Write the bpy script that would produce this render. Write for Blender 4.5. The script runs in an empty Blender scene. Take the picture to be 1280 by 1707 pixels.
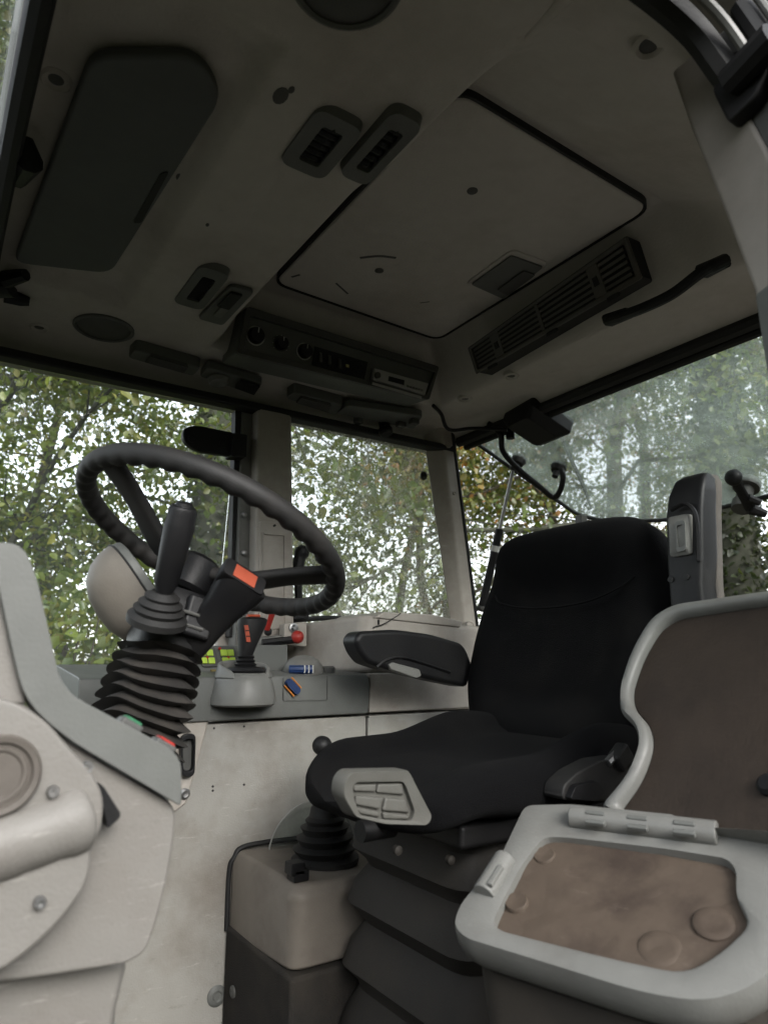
import bpy, bmesh, math, random
import numpy as np
from mathutils import Vector, Matrix
R = math.radians
sc = bpy.context.scene

# ------------------------------------------------------------------ camera
PITCH, YAW, FPX = R(12.2), R(34.0), 1138.0        # photo is 1280 x 1707, 24 mm equivalent lens
cam = bpy.data.cameras.new('camera'); camo = bpy.data.objects.new('camera', cam); sc.collection.objects.link(camo)
camo.location = (0, 0, 0)
camo.rotation_euler = (R(90) + PITCH, 0, -YAW)
cam.sensor_fit = 'VERTICAL'; cam.sensor_height = 36.0; cam.lens = 24.0
cam.clip_start = 0.02; cam.clip_end = 2000
cam.dof.use_dof = True; cam.dof.focus_distance = 1.4; cam.dof.aperture_fstop = 5.8
sc.camera = camo

# ------------------------------------------------------------------ sky, sun, exposure
SUN_EL, SUN_AZ = R(31), R(184)
w = bpy.data.worlds.new('World'); sc.world = w; w.use_nodes = True
nt = w.node_tree; bg = nt.nodes['Background']
sky = nt.nodes.new('ShaderNodeTexSky'); sky.sky_type = 'NISHITA'; sky.sun_disc = False
sky.sun_elevation = SUN_EL; sky.sun_rotation = SUN_AZ
sky.air_density = 1.0; sky.dust_density = 1.5; sky.ozone_density = 1.0
hs = nt.nodes.new('ShaderNodeHueSaturation'); hs.inputs['Saturation'].default_value = 0.22   # overcast, near white
nt.links.new(sky.outputs[0], hs.inputs['Color']); nt.links.new(hs.outputs[0], bg.inputs['Color'])
bg.inputs['Strength'].default_value = 0.15
sl = bpy.data.lights.new('sun', 'SUN'); sl.energy = 0.75; sl.angle = R(30); sl.color = (1, .97, .92)
so = bpy.data.objects.new('sun', sl); sc.collection.objects.link(so)
sdir = Vector((math.sin(SUN_AZ) * math.cos(SUN_EL), math.cos(SUN_AZ) * math.cos(SUN_EL), math.sin(SUN_EL)))
so.rotation_euler = (-sdir).to_track_quat('-Z', 'Y').to_euler()
sc.view_settings.view_transform = 'Standard'; sc.view_settings.look = 'None'
sc.view_settings.exposure = 1.95; sc.view_settings.gamma = 1.0
sc.render.engine = 'CYCLES'
sc.cycles.use_denoising = True
sc.cycles.max_bounces = 10; sc.cycles.diffuse_bounces = 6; sc.cycles.transparent_max_bounces = 24
sc.cycles.caustics_reflective = False; sc.cycles.caustics_refractive = False

GROUND_Z = -1.95          # the eye is the origin; cab floor about 0.73 below it
FLOOR_Z = -0.73

# ------------------------------------------------------------------ pixel -> point on a real plane of the cab
_r = Vector((math.cos(YAW), -math.sin(YAW), 0))
_f = Vector((math.sin(YAW) * math.cos(PITCH), math.cos(YAW) * math.cos(PITCH), math.sin(PITCH)))
_u = _r.cross(_f)
def ray(px, py): return _r * ((px - 640) / FPX) + _u * ((853.5 - py) / FPX) + _f
def at(px, py, X=None, Y=None, Z=None, d=None):
    v = ray(px, py)
    if X is not None: return v * (X / v.x)
    if Y is not None: return v * (Y / v.y)
    if Z is not None: return v * (Z / v.z)
    return v * d
def onp(px, py, p0, n):
    v = ray(px, py); return v * (p0.dot(n) / v.dot(n))

# ------------------------------------------------------------------ materials
MATS = {}
def nodes_of(m):
    m.use_nodes = True; return m.node_tree, m.node_tree.nodes, m.node_tree.links
def pmat(name, col, rough=.55, dirt=None, damt=.5, dscale=4.0, bump=.15, bscale=350, spec=.35, metal=0, mottle=.12, scratch=0, sheen=0, scuff=0):
    m = bpy.data.materials.new(name); t, N, L = nodes_of(m); b = N['Principled BSDF']; MATS[name] = m
    tc = N.new('ShaderNodeTexCoord')
    n1 = N.new('ShaderNodeTexNoise'); n1.inputs['Scale'].default_value = dscale; n1.inputs['Detail'].default_value = 7; n1.inputs['Roughness'].default_value = .65
    L.new(tc.outputs['Object'], n1.inputs['Vector'])
    rp = N.new('ShaderNodeValToRGB'); rp.color_ramp.elements[0].position = .46; rp.color_ramp.elements[1].position = .68
    L.new(n1.outputs['Fac'], rp.inputs['Fac'])
    mx = N.new('ShaderNodeMixRGB'); mx.inputs['Color1'].default_value = (*col, 1)
    mx.inputs['Color2'].default_value = (*(dirt or [c * .6 for c in col]), 1)
    ml = N.new('ShaderNodeMath'); ml.operation = 'MULTIPLY'; ml.inputs[1].default_value = damt
    L.new(rp.outputs['Color'], ml.inputs[0]); L.new(ml.outputs[0], mx.inputs['Fac'])
    n2 = N.new('ShaderNodeTexNoise'); n2.inputs['Scale'].default_value = 38; n2.inputs['Detail'].default_value = 5
    L.new(tc.outputs['Object'], n2.inputs['Vector'])
    mr = N.new('ShaderNodeMapRange'); mr.inputs['To Min'].default_value = 1 - mottle; mr.inputs['To Max'].default_value = 1 + mottle
    L.new(n2.outputs['Fac'], mr.inputs['Value'])
    mm = N.new('ShaderNodeMixRGB'); mm.blend_type = 'MULTIPLY'; mm.inputs['Fac'].default_value = 1
    L.new(mx.outputs[0], mm.inputs['Color1']); L.new(mr.outputs[0], mm.inputs['Color2'])
    out = mm.outputs[0]
    if scratch:
        mp = N.new('ShaderNodeMapping'); mp.inputs['Scale'].default_value = (9, 9, 70); mp.inputs['Rotation'].default_value = (.5, .5, .3)
        L.new(tc.outputs['Object'], mp.inputs['Vector'])
        n4 = N.new('ShaderNodeTexNoise'); n4.inputs['Scale'].default_value = 2.2; n4.inputs['Detail'].default_value = 8; n4.inputs['Roughness'].default_value = .75
        L.new(mp.outputs[0], n4.inputs['Vector'])
        r4 = N.new('ShaderNodeValToRGB'); r4.color_ramp.elements[0].position = .60; r4.color_ramp.elements[1].position = .67
        L.new(n4.outputs['Fac'], r4.inputs['Fac'])
        m4 = N.new('ShaderNodeMath'); m4.operation = 'MULTIPLY'; m4.inputs[1].default_value = scratch; L.new(r4.outputs['Color'], m4.inputs[0])
        x4 = N.new('ShaderNodeMixRGB'); x4.inputs['Color2'].default_value = (*[min(.75, c * 1.7 + .03) for c in col], 1)
        L.new(m4.outputs[0], x4.inputs['Fac']); L.new(out, x4.inputs['Color1']); out = x4.outputs[0]
    if scuff:
        mp = N.new('ShaderNodeMapping'); mp.inputs['Scale'].default_value = (14, 14, 40); mp.inputs['Rotation'].default_value = (.2, .9, .6)
        L.new(tc.outputs['Object'], mp.inputs['Vector'])
        n5 = N.new('ShaderNodeTexNoise'); n5.inputs['Scale'].default_value = 1.6; n5.inputs['Detail'].default_value = 10; n5.inputs['Roughness'].default_value = .8
        L.new(mp.outputs[0], n5.inputs['Vector'])
        r5 = N.new('ShaderNodeValToRGB'); r5.color_ramp.elements[0].position = .60; r5.color_ramp.elements[1].position = .74
        L.new(n5.outputs['Fac'], r5.inputs['Fac'])
        m5 = N.new('ShaderNodeMath'); m5.operation = 'MULTIPLY'; m5.inputs[1].default_value = scuff; L.new(r5.outputs['Color'], m5.inputs[0])
        x5 = N.new('ShaderNodeMixRGB'); x5.inputs['Color2'].default_value = (*[c * .45 for c in col], 1)
        L.new(m5.outputs[0], x5.inputs['Fac']); L.new(out, x5.inputs['Color1']); out = x5.outputs[0]
    L.new(out, b.inputs['Base Color'])
    rr = N.new('ShaderNodeMapRange'); rr.inputs['To Min'].default_value = max(.05, rough - .1); rr.inputs['To Max'].default_value = min(1, rough + .15)
    L.new(n1.outputs['Fac'], rr.inputs['Value']); L.new(rr.outputs[0], b.inputs['Roughness'])
    b.inputs['Specular IOR Level'].default_value = spec; b.inputs['Metallic'].default_value = metal
    if sheen: b.inputs['Sheen Weight'].default_value = sheen; b.inputs['Sheen Roughness'].default_value = .6
    if bump:
        n3 = N.new('ShaderNodeTexNoise'); n3.inputs['Scale'].default_value = bscale; n3.inputs['Detail'].default_value = 3
        L.new(tc.outputs['Object'], n3.inputs['Vector'])
        bp = N.new('ShaderNodeBump'); bp.inputs['Strength'].default_value = bump; bp.inputs['Distance'].default_value = .002
        L.new(n3.outputs['Fac'], bp.inputs['Height']); L.new(bp.outputs[0], b.inputs['Normal'])
    return m
BEIGE = pmat('beige_plastic', (.36, .33, .295), .5, (.20, .165, .13), .55, 4.5, scratch=.25, scuff=.5)
DASHB = pmat('dash_plastic', (.172, .163, .149), .48, (.125, .108, .094), .35, 7, scratch=.5, scuff=.6, mottle=.06, bump=.25)
PANEL = pmat('panel_plastic', (.272, .263, .240), .5, (.13, .105, .083), .6, 4.5, scratch=.3, mottle=.08, scuff=.6, bump=.25)
LINER = pmat('headliner_plastic', (.49, .465, .435), .65, (.30, .26, .22), .38, 4.0, mottle=.08, spec=.25, scuff=.4, bump=.5, bscale=190)
GREY = pmat('grey_plastic', (.110, .113, .106), .45, (.095, .095, .088), .4, 6)
GREYL = pmat('light_grey_plastic', (.150, .150, .140), .40, (.095, .088, .078), .5, 9, scratch=.2, scuff=.3)
DGREY = pmat('dark_grey_plastic', (.07, .07, .066), .5, (.05, .045, .04), .4, 6)
VISOR = pmat('visor_plastic', (.085, .09, .088), .55, (.06, .06, .058), .3, 3)
BLACK = pmat('black_plastic', (.007, .007, .0078), .46, (.017, .016, .0145), .4, 12, spec=.26, scuff=.3)
RUBBER = pmat('black_rubber', (.012, .0117, .0114), .6, (.035, .030, .026), .4, 14)
BELLOW = pmat('dusty_rubber', (.022, .0195, .0165), .7, (.040, .034, .027), .6, 7)
FABRIC = pmat('black_fabric', (.0030, .0030, .0034), .95, (.0085, .008, .0075), .55, 9, bump=.9, bscale=700, spec=.08, sheen=.008)
PADF = pmat('armrest_pad', (.085, .078, .072), .8, (.11, .095, .08), .5, 14, bump=.4, bscale=500, spec=.2)
DIRT = pmat('muddy_mat', (.070, .053, .040), .7, (.034, .024, .019), .8, 13, bump=.35, bscale=90, spec=.25, mottle=.22, scratch=.25, scuff=.5)
MUDP = pmat('muddy_panel', (.029, .021, .0156), .65, (.018, .013, .010), .8, 9, bump=.4, bscale=200, spec=.25, mottle=.2, scratch=.12)
CARPET = pmat('floor_carpet', (.028, .026, .024), .95, (.05, .044, .036), .6, 9, bump=.6, bscale=400, spec=.1)
STEEL = pmat('steel', (.30, .30, .30), .35, (.2, .18, .16), .4, 20, metal=.9)
SEAL = pmat('rubber_seal', (.012, .012, .012), .6, (.03, .028, .025), .4, 8)
RED = pmat('red_plastic', (.30, .024, .018), .4, (.25, .02, .015), .3, 10)
ORANGE = pmat('orange_label', (.30, .058, .028), .5, (.5, .07, .03), .2, 20)
GREEN = pmat('green_plastic', (.03, .13, .065), .45, (.04, .17, .09), .3, 20)
BTN = pmat('lime_button', (.36, .50, .06), .45, (.5, .6, .15), .4, 60, mottle=.2)
BLUE = pmat('blue_plastic', (.012, .030, .095), .4, (.02, .04, .1), .3, 20)
BAND = pmat('amber_line', (.45, .17, .04), .4, (.6, .2, .05), .2, 20)
SILVER = pmat('radio_face', (.34, .33, .32), .4, (.22, .21, .2), .4, 20)
MARK = pmat('dial_print', (.5, .5, .48), .5, (.4, .4, .4), .3, 20)
SHELL = pmat('seat_shell', (.33, .33, .33), .5, (.25, .24, .23), .4, 6)
PAINT = pmat('cab_paint', (.30, .29, .26), .4, (.2, .18, .15), .4, 4)
BARK = pmat('bark', (.11, .095, .075), .9, (.05, .045, .035), .8, 5, bump=1.0, bscale=22, spec=.15, mottle=.35)
IVYBARK = pmat('mossy_bark', (.050, .052, .038), .9, (.026, .028, .020), .8, 6, bump=1.0, bscale=26, spec=.15, mottle=.35)

def glass_mat(name, dust, col, streak=(1, 1, 1), scale=6, spots=0, lo=.35, hi=.75, fine=.5):
    m = bpy.data.materials.new(name); t, N, L = nodes_of(m); N.remove(N['Principled BSDF']); out = N['Material Output']
    tc = N.new('ShaderNodeTexCoord'); mp = N.new('ShaderNodeMapping'); mp.inputs['Scale'].default_value = streak
    L.new(tc.outputs['Object'], mp.inputs['Vector'])
    n1 = N.new('ShaderNodeTexNoise'); n1.inputs['Scale'].default_value = scale; n1.inputs['Detail'].default_value = 9; n1.inputs['Roughness'].default_value = .62
    L.new(mp.outputs[0], n1.inputs['Vector'])
    r1 = N.new('ShaderNodeMapRange'); r1.inputs['From Min'].default_value = lo; r1.inputs['From Max'].default_value = hi
    r1.inputs['To Min'].default_value = dust * .45; r1.inputs['To Max'].default_value = dust * 1.35
    L.new(n1.outputs['Fac'], r1.inputs['Value'])
    n2 = N.new('ShaderNodeTexNoise'); n2.inputs['Scale'].default_value = 160; n2.inputs['Detail'].default_value = 3
    L.new(tc.outputs['Object'], n2.inputs['Vector'])
    r2 = N.new('ShaderNodeMapRange'); r2.inputs['From Min'].default_value = .3; r2.inputs['From Max'].default_value = .7
    r2.inputs['To Min'].default_value = 1 - fine; r2.inputs['To Max'].default_value = 1 + fine
    L.new(n2.outputs['Fac'], r2.inputs['Value'])
    mu = N.new('ShaderNodeMath'); mu.operation = 'MULTIPLY'; mu.use_clamp = True
    L.new(r1.outputs[0], mu.inputs[0]); L.new(r2.outputs[0], mu.inputs[1])
    fac = mu.outputs[0]
    if spots:
        v = N.new('ShaderNodeTexVoronoi'); v.inputs['Scale'].default_value = 34; L.new(tc.outputs['Object'], v.inputs['Vector'])
        r3 = N.new('ShaderNodeMapRange'); r3.inputs['From Min'].default_value = .16; r3.inputs['From Max'].default_value = .08
        r3.inputs['To Min'].default_value = 0; r3.inputs['To Max'].default_value = spots
        L.new(v.outputs['Distance'], r3.inputs['Value'])
        sx = N.new('ShaderNodeSeparateColor'); L.new(v.outputs['Color'], sx.inputs[0])
        gt = N.new('ShaderNodeMath'); gt.operation = 'GREATER_THAN'; gt.inputs[1].default_value = .72; L.new(sx.outputs[0], gt.inputs[0])
        m3 = N.new('ShaderNodeMath'); m3.operation = 'MULTIPLY'; L.new(r3.outputs[0], m3.inputs[0]); L.new(gt.outputs[0], m3.inputs[1])
        ad = N.new('ShaderNodeMath'); ad.operation = 'ADD'; ad.use_clamp = True; L.new(fac, ad.inputs[0]); L.new(m3.outputs[0], ad.inputs[1]); fac = ad.outputs[0]
    tr = N.new('ShaderNodeBsdfTransparent'); tr.inputs[0].default_value = (.93, .95, .94, 1)
    df = N.new('ShaderNodeBsdfDiffuse'); df.inputs[0].default_value = (*col, 1)
    tl = N.new('ShaderNodeBsdfTranslucent'); tl.inputs[0].default_value = (*col, 1)
    m1 = N.new('ShaderNodeMixShader'); m1.inputs[0].default_value = .6; L.new(df.outputs[0], m1.inputs[1]); L.new(tl.outputs[0], m1.inputs[2])
    m2 = N.new('ShaderNodeMixShader'); L.new(fac, m2.inputs[0]); L.new(tr.outputs[0], m2.inputs[1]); L.new(m1.outputs[0], m2.inputs[2])
    gl = N.new('ShaderNodeBsdfGlossy'); gl.inputs['Roughness'].default_value = .03
    fr = N.new('ShaderNodeFresnel'); fr.inputs[0].default_value = 1.35
    fm = N.new('ShaderNodeMath'); fm.operation = 'MULTIPLY'; fm.inputs[1].default_value = .5; L.new(fr.outputs[0], fm.inputs[0])
    m5 = N.new('ShaderNodeMixShader'); L.new(fm.outputs[0], m5.inputs[0]); L.new(m2.outputs[0], m5.inputs[1]); L.new(gl.outputs[0], m5.inputs[2])
    L.new(m5.outputs[0], out.inputs['Surface'])
    return m
GL_DOOR = glass_mat('door_glass', .065, (.6, .62, .6), scale=5, spots=.42)
GL_SIDE = glass_mat('side_glass', .27, (.66, .66, .58), streak=(6, 6, .5), scale=5, spots=.10, lo=.40, hi=.66, fine=.9)
GL_REAR = glass_mat('rear_glass', .26, (.58, .68, .61), streak=(4, 1.2, 1), scale=8, spots=.15, fine=.45)
GL_CLEAN = glass_mat('plain_glass', .04, (.6, .6, .6))

# ------------------------------------------------------------------ mesh helpers
COL = sc.collection
def newbm(): return bmesh.new()
def V(*a): return Vector(a)
def obj(name, bm, mat, parent=None, bevel=0, seg=2, smooth=True, label=None, cat=None, group=None, kind=None, sub=0, ang=35):
    me = bpy.data.meshes.new(name)
    bmesh.ops.remove_doubles(bm, verts=bm.verts, dist=1e-6)
    bmesh.ops.recalc_face_normals(bm, faces=bm.faces)
    bm.to_mesh(me); bm.free()
    o = bpy.data.objects.new(name, me); COL.objects.link(o)
    me.materials.append(mat)
    if smooth:
        me.polygons.foreach_set('use_smooth', [True] * len(me.polygons)); 
        if not bevel: me.set_sharp_from_angle(angle=R(ang))
    if bevel:
        b = o.modifiers.new('bevel', 'BEVEL'); b.width = bevel; b.segments = seg; b.limit_method = 'ANGLE'; b.angle_limit = R(32)
        b.harden_normals = True; b.use_clamp_overlap = True
    if sub:
        s = o.modifiers.new('subd', 'SUBSURF'); s.levels = sub; s.render_levels = sub
    if parent is not None: setpar(o, parent)
    tag(o, label, cat, group, kind); return o
def world_of(o):
    m = o.matrix_basis.copy(); p = o.parent
    if p is not None: m = world_of(p) @ o.matrix_parent_inverse @ m
    return m
def setpar(o, p):
    o.parent = p; o.matrix_parent_inverse = world_of(p).inverted()
def tag(o, label=None, cat=None, group=None, kind=None):
    if label: o['label'] = label
    if cat: o['category'] = cat
    if group: o['group'] = group
    if kind: o['kind'] = kind
    return o
def thing(name, loc, label, cat, group=None, kind=None):
    o = bpy.data.objects.new(name, None); COL.objects.link(o); o.location = loc; o.empty_display_size = .05
    return tag(o, label, cat, group, kind)
def frame(n, up=(0, 0, 1)):
    n = Vector(n).normalized(); u = Vector(up)
    if abs(u.normalized().dot(n)) > .98: u = V(1, 0, 0)
    a = u.cross(n).normalized(); b = n.cross(a); return a, b, n
def box(bm, c, s, ax=None):
    c = Vector(c); a, b, n = ax or (V(1, 0, 0), V(0, 1, 0), V(0, 0, 1))
    vs = [bm.verts.new(c + a * (i * s[0] / 2) + b * (j * s[1] / 2) + n * (k * s[2] / 2)) for i in (-1, 1) for j in (-1, 1) for k in (-1, 1)]
    for f in ((0, 1, 3, 2), (4, 6, 7, 5), (0, 4, 5, 1), (2, 3, 7, 6), (0, 2, 6, 4), (1, 5, 7, 3)): bm.faces.new([vs[i] for i in f])
    return bm
def bx(bm, x0, x1, y0, y1, z0, z1): return box(bm, ((x0 + x1) / 2, (y0 + y1) / 2, (z0 + z1) / 2), (x1 - x0, y1 - y0, z1 - z0))
def loft(bm, rings, cap=True, closed=True, loop=False):
    vr = [[bm.verts.new(p) for p in r] for r in rings]; n = len(vr[0])
    pairs = list(zip(vr, vr[1:])) + ([(vr[-1], vr[0])] if loop else [])
    for a, b in pairs:
        for i in range(n if closed else n - 1):
            j = (i + 1) % n; bm.faces.new((a[i], a[j], b[j], b[i]))
    if cap and not loop: bm.faces.new(vr[0]); bm.faces.new(vr[-1][::-1])
    return bm
def prism(bm, pts, off): off = Vector(off); return loft(bm, [[Vector(p) for p in pts], [Vector(p) + off for p in pts]])
def rounded(pts, r, seg=4):
    out = []; n = len(pts); pts = [Vector(p) for p in pts]
    rs = r if isinstance(r, (list, tuple)) else [r] * n
    for i in range(n):
        p, a, b = pts[i], pts[i - 1], pts[(i + 1) % n]; da, db = a - p, b - p
        k = min(rs[i], da.length * .49, db.length * .49); s, e = p + da.normalized() * k, p + db.normalized() * k
        for q in range(seg + 1):
            t = q / seg; out.append(s * (1 - t) ** 2 + p * (2 * t * (1 - t)) + e * t * t)
    return out
def inset(pts, k):
    c = sum((Vector(p) for p in pts), Vector()) / len(pts); return [c + (Vector(p) - c) * k for p in pts]
def ringfr(bm, outer, inner, off):
    """a frame: outer and inner outlines with equal point counts, given thickness"""
    off = Vector(off); o0, i0 = [Vector(p) for p in outer], [Vector(p) for p in inner]
    o1, i1 = [p + off for p in o0], [p + off for p in i0]
    return loft(bm, [o0, o1, i1, i0], loop=True)
def smoothpath(pts, n=6):
    pts = [Vector(p) for p in pts]; P = [pts[0] * 2 - pts[1]] + pts + [pts[-1] * 2 - pts[-2]]; out = []
    for i in range(1, len(P) - 2):
        a, b, c, d = P[i - 1:i + 3]
        for k in range(n):
            t = k / n; out.append(.5 * ((2 * b) + (c - a) * t + (2 * a - 5 * b + 4 * c - d) * t * t + (3 * b - a - 3 * c + d) * t ** 3))
    out.append(pts[-1]); return out
def tube(bm, pts, r, n=10, cap=True, flat=1.0, up=(0, 0, 1)):
    pts = [Vector(p) for p in pts]; rs = r if isinstance(r, (list, tuple)) else [r] * len(pts); rings = []
    pa = None
    for i, p in enumerate(pts):
        d = (pts[min(i + 1, len(pts) - 1)] - pts[max(i - 1, 0)]).normalized()
        if pa is None: a, b, _ = frame(d, up)
        else:
            a = (pa - d * pa.dot(d)).normalized(); b = d.cross(a)
        pa = a
        rings.append([p + a * (math.cos(t) * rs[i]) + b * (math.sin(t) * rs[i] * flat) for t in [2 * math.pi * k / n for k in range(n)]])
    return loft(bm, rings, cap)
def lathe(bm, o, axis, prof, n=24, sx=1.0, up=(0, 0, 1)):
    a, b, c = frame(axis, up); o = Vector(o)
    rings = [[o + c * h + a * (math.cos(t) * max(r, 1e-4) * sx) + b * (math.sin(t) * max(r, 1e-4)) for t in [2 * math.pi * k / n for k in range(n)]] for r, h in prof]
    return loft(bm, rings)
def sup(t, p): c = math.cos(t); return math.copysign(abs(c) ** p, c)
def supring(c, a, b, ra, rb, p=.5, n=28):
    return [c + a * (ra * sup(t, p)) + b * (rb * sup(t - math.pi / 2, p)) for t in [2 * math.pi * k / n for k in range(n)]]
def ball(bm, c, r, sq=(1, 1, 1), n=16):
    rings = []
    for i in range(n // 2 + 1):
        ph = -math.pi / 2 + math.pi * i / (n // 2); rr = max(math.cos(ph), .002)
        rings.append([Vector(c) + V(math.cos(t) * rr * r * sq[0], math.sin(t) * rr * r * sq[1], math.sin(ph) * r * sq[2]) for t in [2 * math.pi * k / n for k in range(n)]])
    return loft(bm, rings)
def copy_tree(o, parent=None):
    c = o.copy(); COL.objects.link(c)
    if parent is not None: c.parent = parent
    for ch in list(o.children): copy_tree(ch, c)
    return c
def sst(a, b, x):
    t = np.clip((x - a) / (b - a), 0, 1); return t * t * (3 - 2 * t)

# ------------------------------------------------------------------ ground
bm = newbm(); S = 600
vs = [bm.verts.new((x, y, GROUND_Z)) for x, y in ((-S, -S), (S, -S), (S, S), (-S, S))]; bm.faces.new(vs)
GRASS = pmat('meadow', (.042, .042, .026), .9, (.06, .05, .032), .6, .4, bump=.8, bscale=30, spec=.1, mottle=.3)
obj('ground', bm, GRASS, smooth=False, kind='structure', label='grassy ground around the tractor', )

# ------------------------------------------------------------------ cab shell (the setting)
def structure(name, bm, mat, label=None, bevel=0, parent=None, **k):
    return obj(name, bm, mat, parent, bevel=bevel, kind=None if parent else 'structure', label=label, **k)

# moulded headliner: a height field with a raised well for the roof hatch
X0, X1, Y0, Y1 = .035, 1.345, .335, 1.615
gx = np.linspace(X0, X1, 230); gy = np.linspace(Y0, Y1, 230)
GX, GY = np.meshgrid(gx, gy, indexing='ij')
fr_edge = .492 - .020 * sst(.78, .70, GY) * 0 + .016 * sst(.70, .82, GY) * -1
front = sst(0, 1, (GX - fr_edge) / .075)
far = sst(1.43, 1.365, GY)
rear = sst(1.165, 1.075, GX)
near = np.clip((GY - .42) / .23, 0, 1)
H = .70 + .15 * np.minimum(np.minimum(front, far), np.minimum(rear, 1)) * near
H += .02 * (1 - near) * sst(.45, .60, GX) * rear          # near side sits a little higher than the front block
H += .012 * sst(.34, .38, GX) * (1 - front) * sst(1.36, 1.28, GY)   # vent block step
rec = np.minimum(sst(.02, .05, GX) * sst(.285, .245, GX), sst(.60, .66, GY) * sst(1.36, 1.31, GY)); H += .022 * rec   # visor recess
H -= .030 * sst(1.54, 1.615, GY) ** 2 + .030 * sst(1.27, 1.345, GX) ** 2 + .02 * sst(.10, .035, GX) ** 2 * (1 - rec) + .035 * sst(.42, .335, GY) ** 2
H -= .010 * np.exp(-(((GX - 1.215) / .03) ** 2)) * sst(1.2, 1.05, GY) * 0
nxg, nyg = GX.shape
vv = np.stack([GX, GY, H], -1).reshape(-1, 3)
idx = np.arange(nxg * nyg).reshape(nxg, nyg)
ff = np.stack([idx[:-1, :-1], idx[:-1, 1:], idx[1:, 1:], idx[1:, :-1]], -1).reshape(-1, 4)
me = bpy.data.meshes.new('ceiling'); me.from_pydata(vv.tolist(), [], ff.tolist()); me.materials.append(LINER)
me.polygons.foreach_set('use_smooth', [True] * len(me.polygons)); 
ceil = bpy.data.objects.new('ceiling', me); COL.objects.link(ceil)
tag(ceil, 'moulded beige headliner of the cab roof, raised around the hatch', kind='structure')
def ceil_z(x, y):
    i = int(np.clip(round((x - X0) / (X1 - X0) * 229), 0, 229)); j = int(np.clip(round((y - Y0) / (Y1 - Y0) * 229), 0, 229)); return float(H[i, j])
# outer roof
bm = newbm(); bx(bm, .012, 1.40, .26, 1.70, .87, .99)
bx(bm, .012, .033, .26, 1.70, .60 + .07, .868); bx(bm, 1.347, 1.40, .26, 1.70, .69, .868)
bx(bm, .0335, 1.3465, 1.617, 1.70, .655, .868); bx(bm, .0335, 1.3465, .26, .333, .70, .868)
structure('roof', bm, PAINT, 'outer roof shell of the cab above the headliner', bevel=.01)
# cab floor, walls under the windows
bm = newbm(); bx(bm, -.45, 1.60, .12, 1.80, FLOOR_Z - .06, FLOOR_Z); structure('cab_floor', bm, CARPET, 'dark carpeted floor of the cab')
bm = newbm(); bx(bm, 1.50, 1.56, .2, 1.75, FLOOR_Z, .06); structure('wall_rear', bm, BEIGE, 'rear wall of the cab below the rear window', bevel=.01)
bm = newbm(); bx(bm, .64, 1.50, 1.705, 1.75, FLOOR_Z, .10); structure('wall_right', bm, BEIGE, 'side wall below the far side window', bevel=.006)
bm = newbm(); bx(bm, -.40, -.36, .45, 1.45, FLOOR_Z, -.16); structure('wall_front', bm, DGREY, 'front bulkhead below the windscreen', bevel=.006)
# door opening header seals and windscreen header
bm = newbm(); tube(bm, smoothpath([(.03, .60, .668), (.028, .9, .665), (.03, 1.25, .662), (.04, 1.6, .65)]), .014, 8)
structure('windscreen_seal', bm, SEAL, 'black rubber seal along the top of the windscreen')
bm = newbm(); tube(bm, smoothpath([(.05, .36, .665), (.3, .335, .668), (.50, .325, .672), (.60, .315, .655), (.64, .30, .60)]), .016, 8)
structure('door_seal', bm, SEAL, 'black rubber seal around the open doorway')
bm = newbm(); tube(bm, smoothpath([(.05, .335, .655), (.3, .305, .660), (.50, .295, .664), (.60, .285, .645), (.645, .27, .58)]), .0055, 8)
structure('door_gutter', bm, GREYL, 'bright metal lip above the open doorway')
bm = newbm(); bx(bm, .05, 1.33, 1.565, 1.607, .630, .652); structure('side_header', bm, SEAL, 'dark seal strip above the far side windows', bevel=.006)
bm = newbm(); tube(bm, [(1.335, .36, .672), (1.335, 1.56, .664)], .016, 8); tube(bm, [(1.362, .36, .66), (1.362, 1.56, .652)], .010, 8)
structure('rear_header', bm, SEAL, 'dark seal strips above the rear window')

# far-side windows
def pane(name, pts, th, mat, parent):
    bm = newbm(); prism(bm, pts, th); return obj(name, bm, mat, parent, smooth=False)
def Yw(z): return 1.625 + .08 * (.64 - z) / .6
wd = thing('window', (.30, 1.66, -.4), 'large clear glass of the far door behind the steering wheel', None, kind='structure')
pane('pane', [(-.40, Yw(-.5), -.5), (.632, Yw(-.5), -.5), (.632, Yw(.64), .64), (-.02, Yw(.64), .64)], (0, .005, 0), GL_DOOR, wd)
bm = newbm(); prism(bm, [at(383, 1062, Y=1.665), at(393, 1062, Y=1.665), at(405, 684, Y=1.605), at(393, 684, Y=1.605)], (0, .03, 0)); obj('seal', bm, SEAL, wd, bevel=.002)
ws = thing('window', (1.05, 1.66, .08), 'dusty streaked glass of the far rear side window', None, kind='structure')
pane('pane', [(.76, Yw(.06), .06), (1.46, Yw(.06), .06), (1.30, Yw(.655), .655), (.76, Yw(.655), .655)], (0, .005, 0), GL_SIDE, ws)
# front windscreen and left quarter window: out of frame but closing the cab
wf = thing('window', (-.2, .95, -.1), 'windscreen in front of the steering wheel', None, kind='structure')
pane('pane', [(-.38, .40, -.16), (-.38, 1.5, -.16), (.014, 1.58, .664), (.014, .36, .664)], (-.005, 0, 0), GL_CLEAN, wf)
wq = thing('window', (1.1, .26, .1), 'quarter window above the near mudguard', None, kind='structure')
pane('pane', [(.76, .235, .10), (1.44, .235, .10), (1.32, .31, .66), (.76, .31, .66)], (0, -.005, 0), GL_CLEAN, wq)

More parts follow.
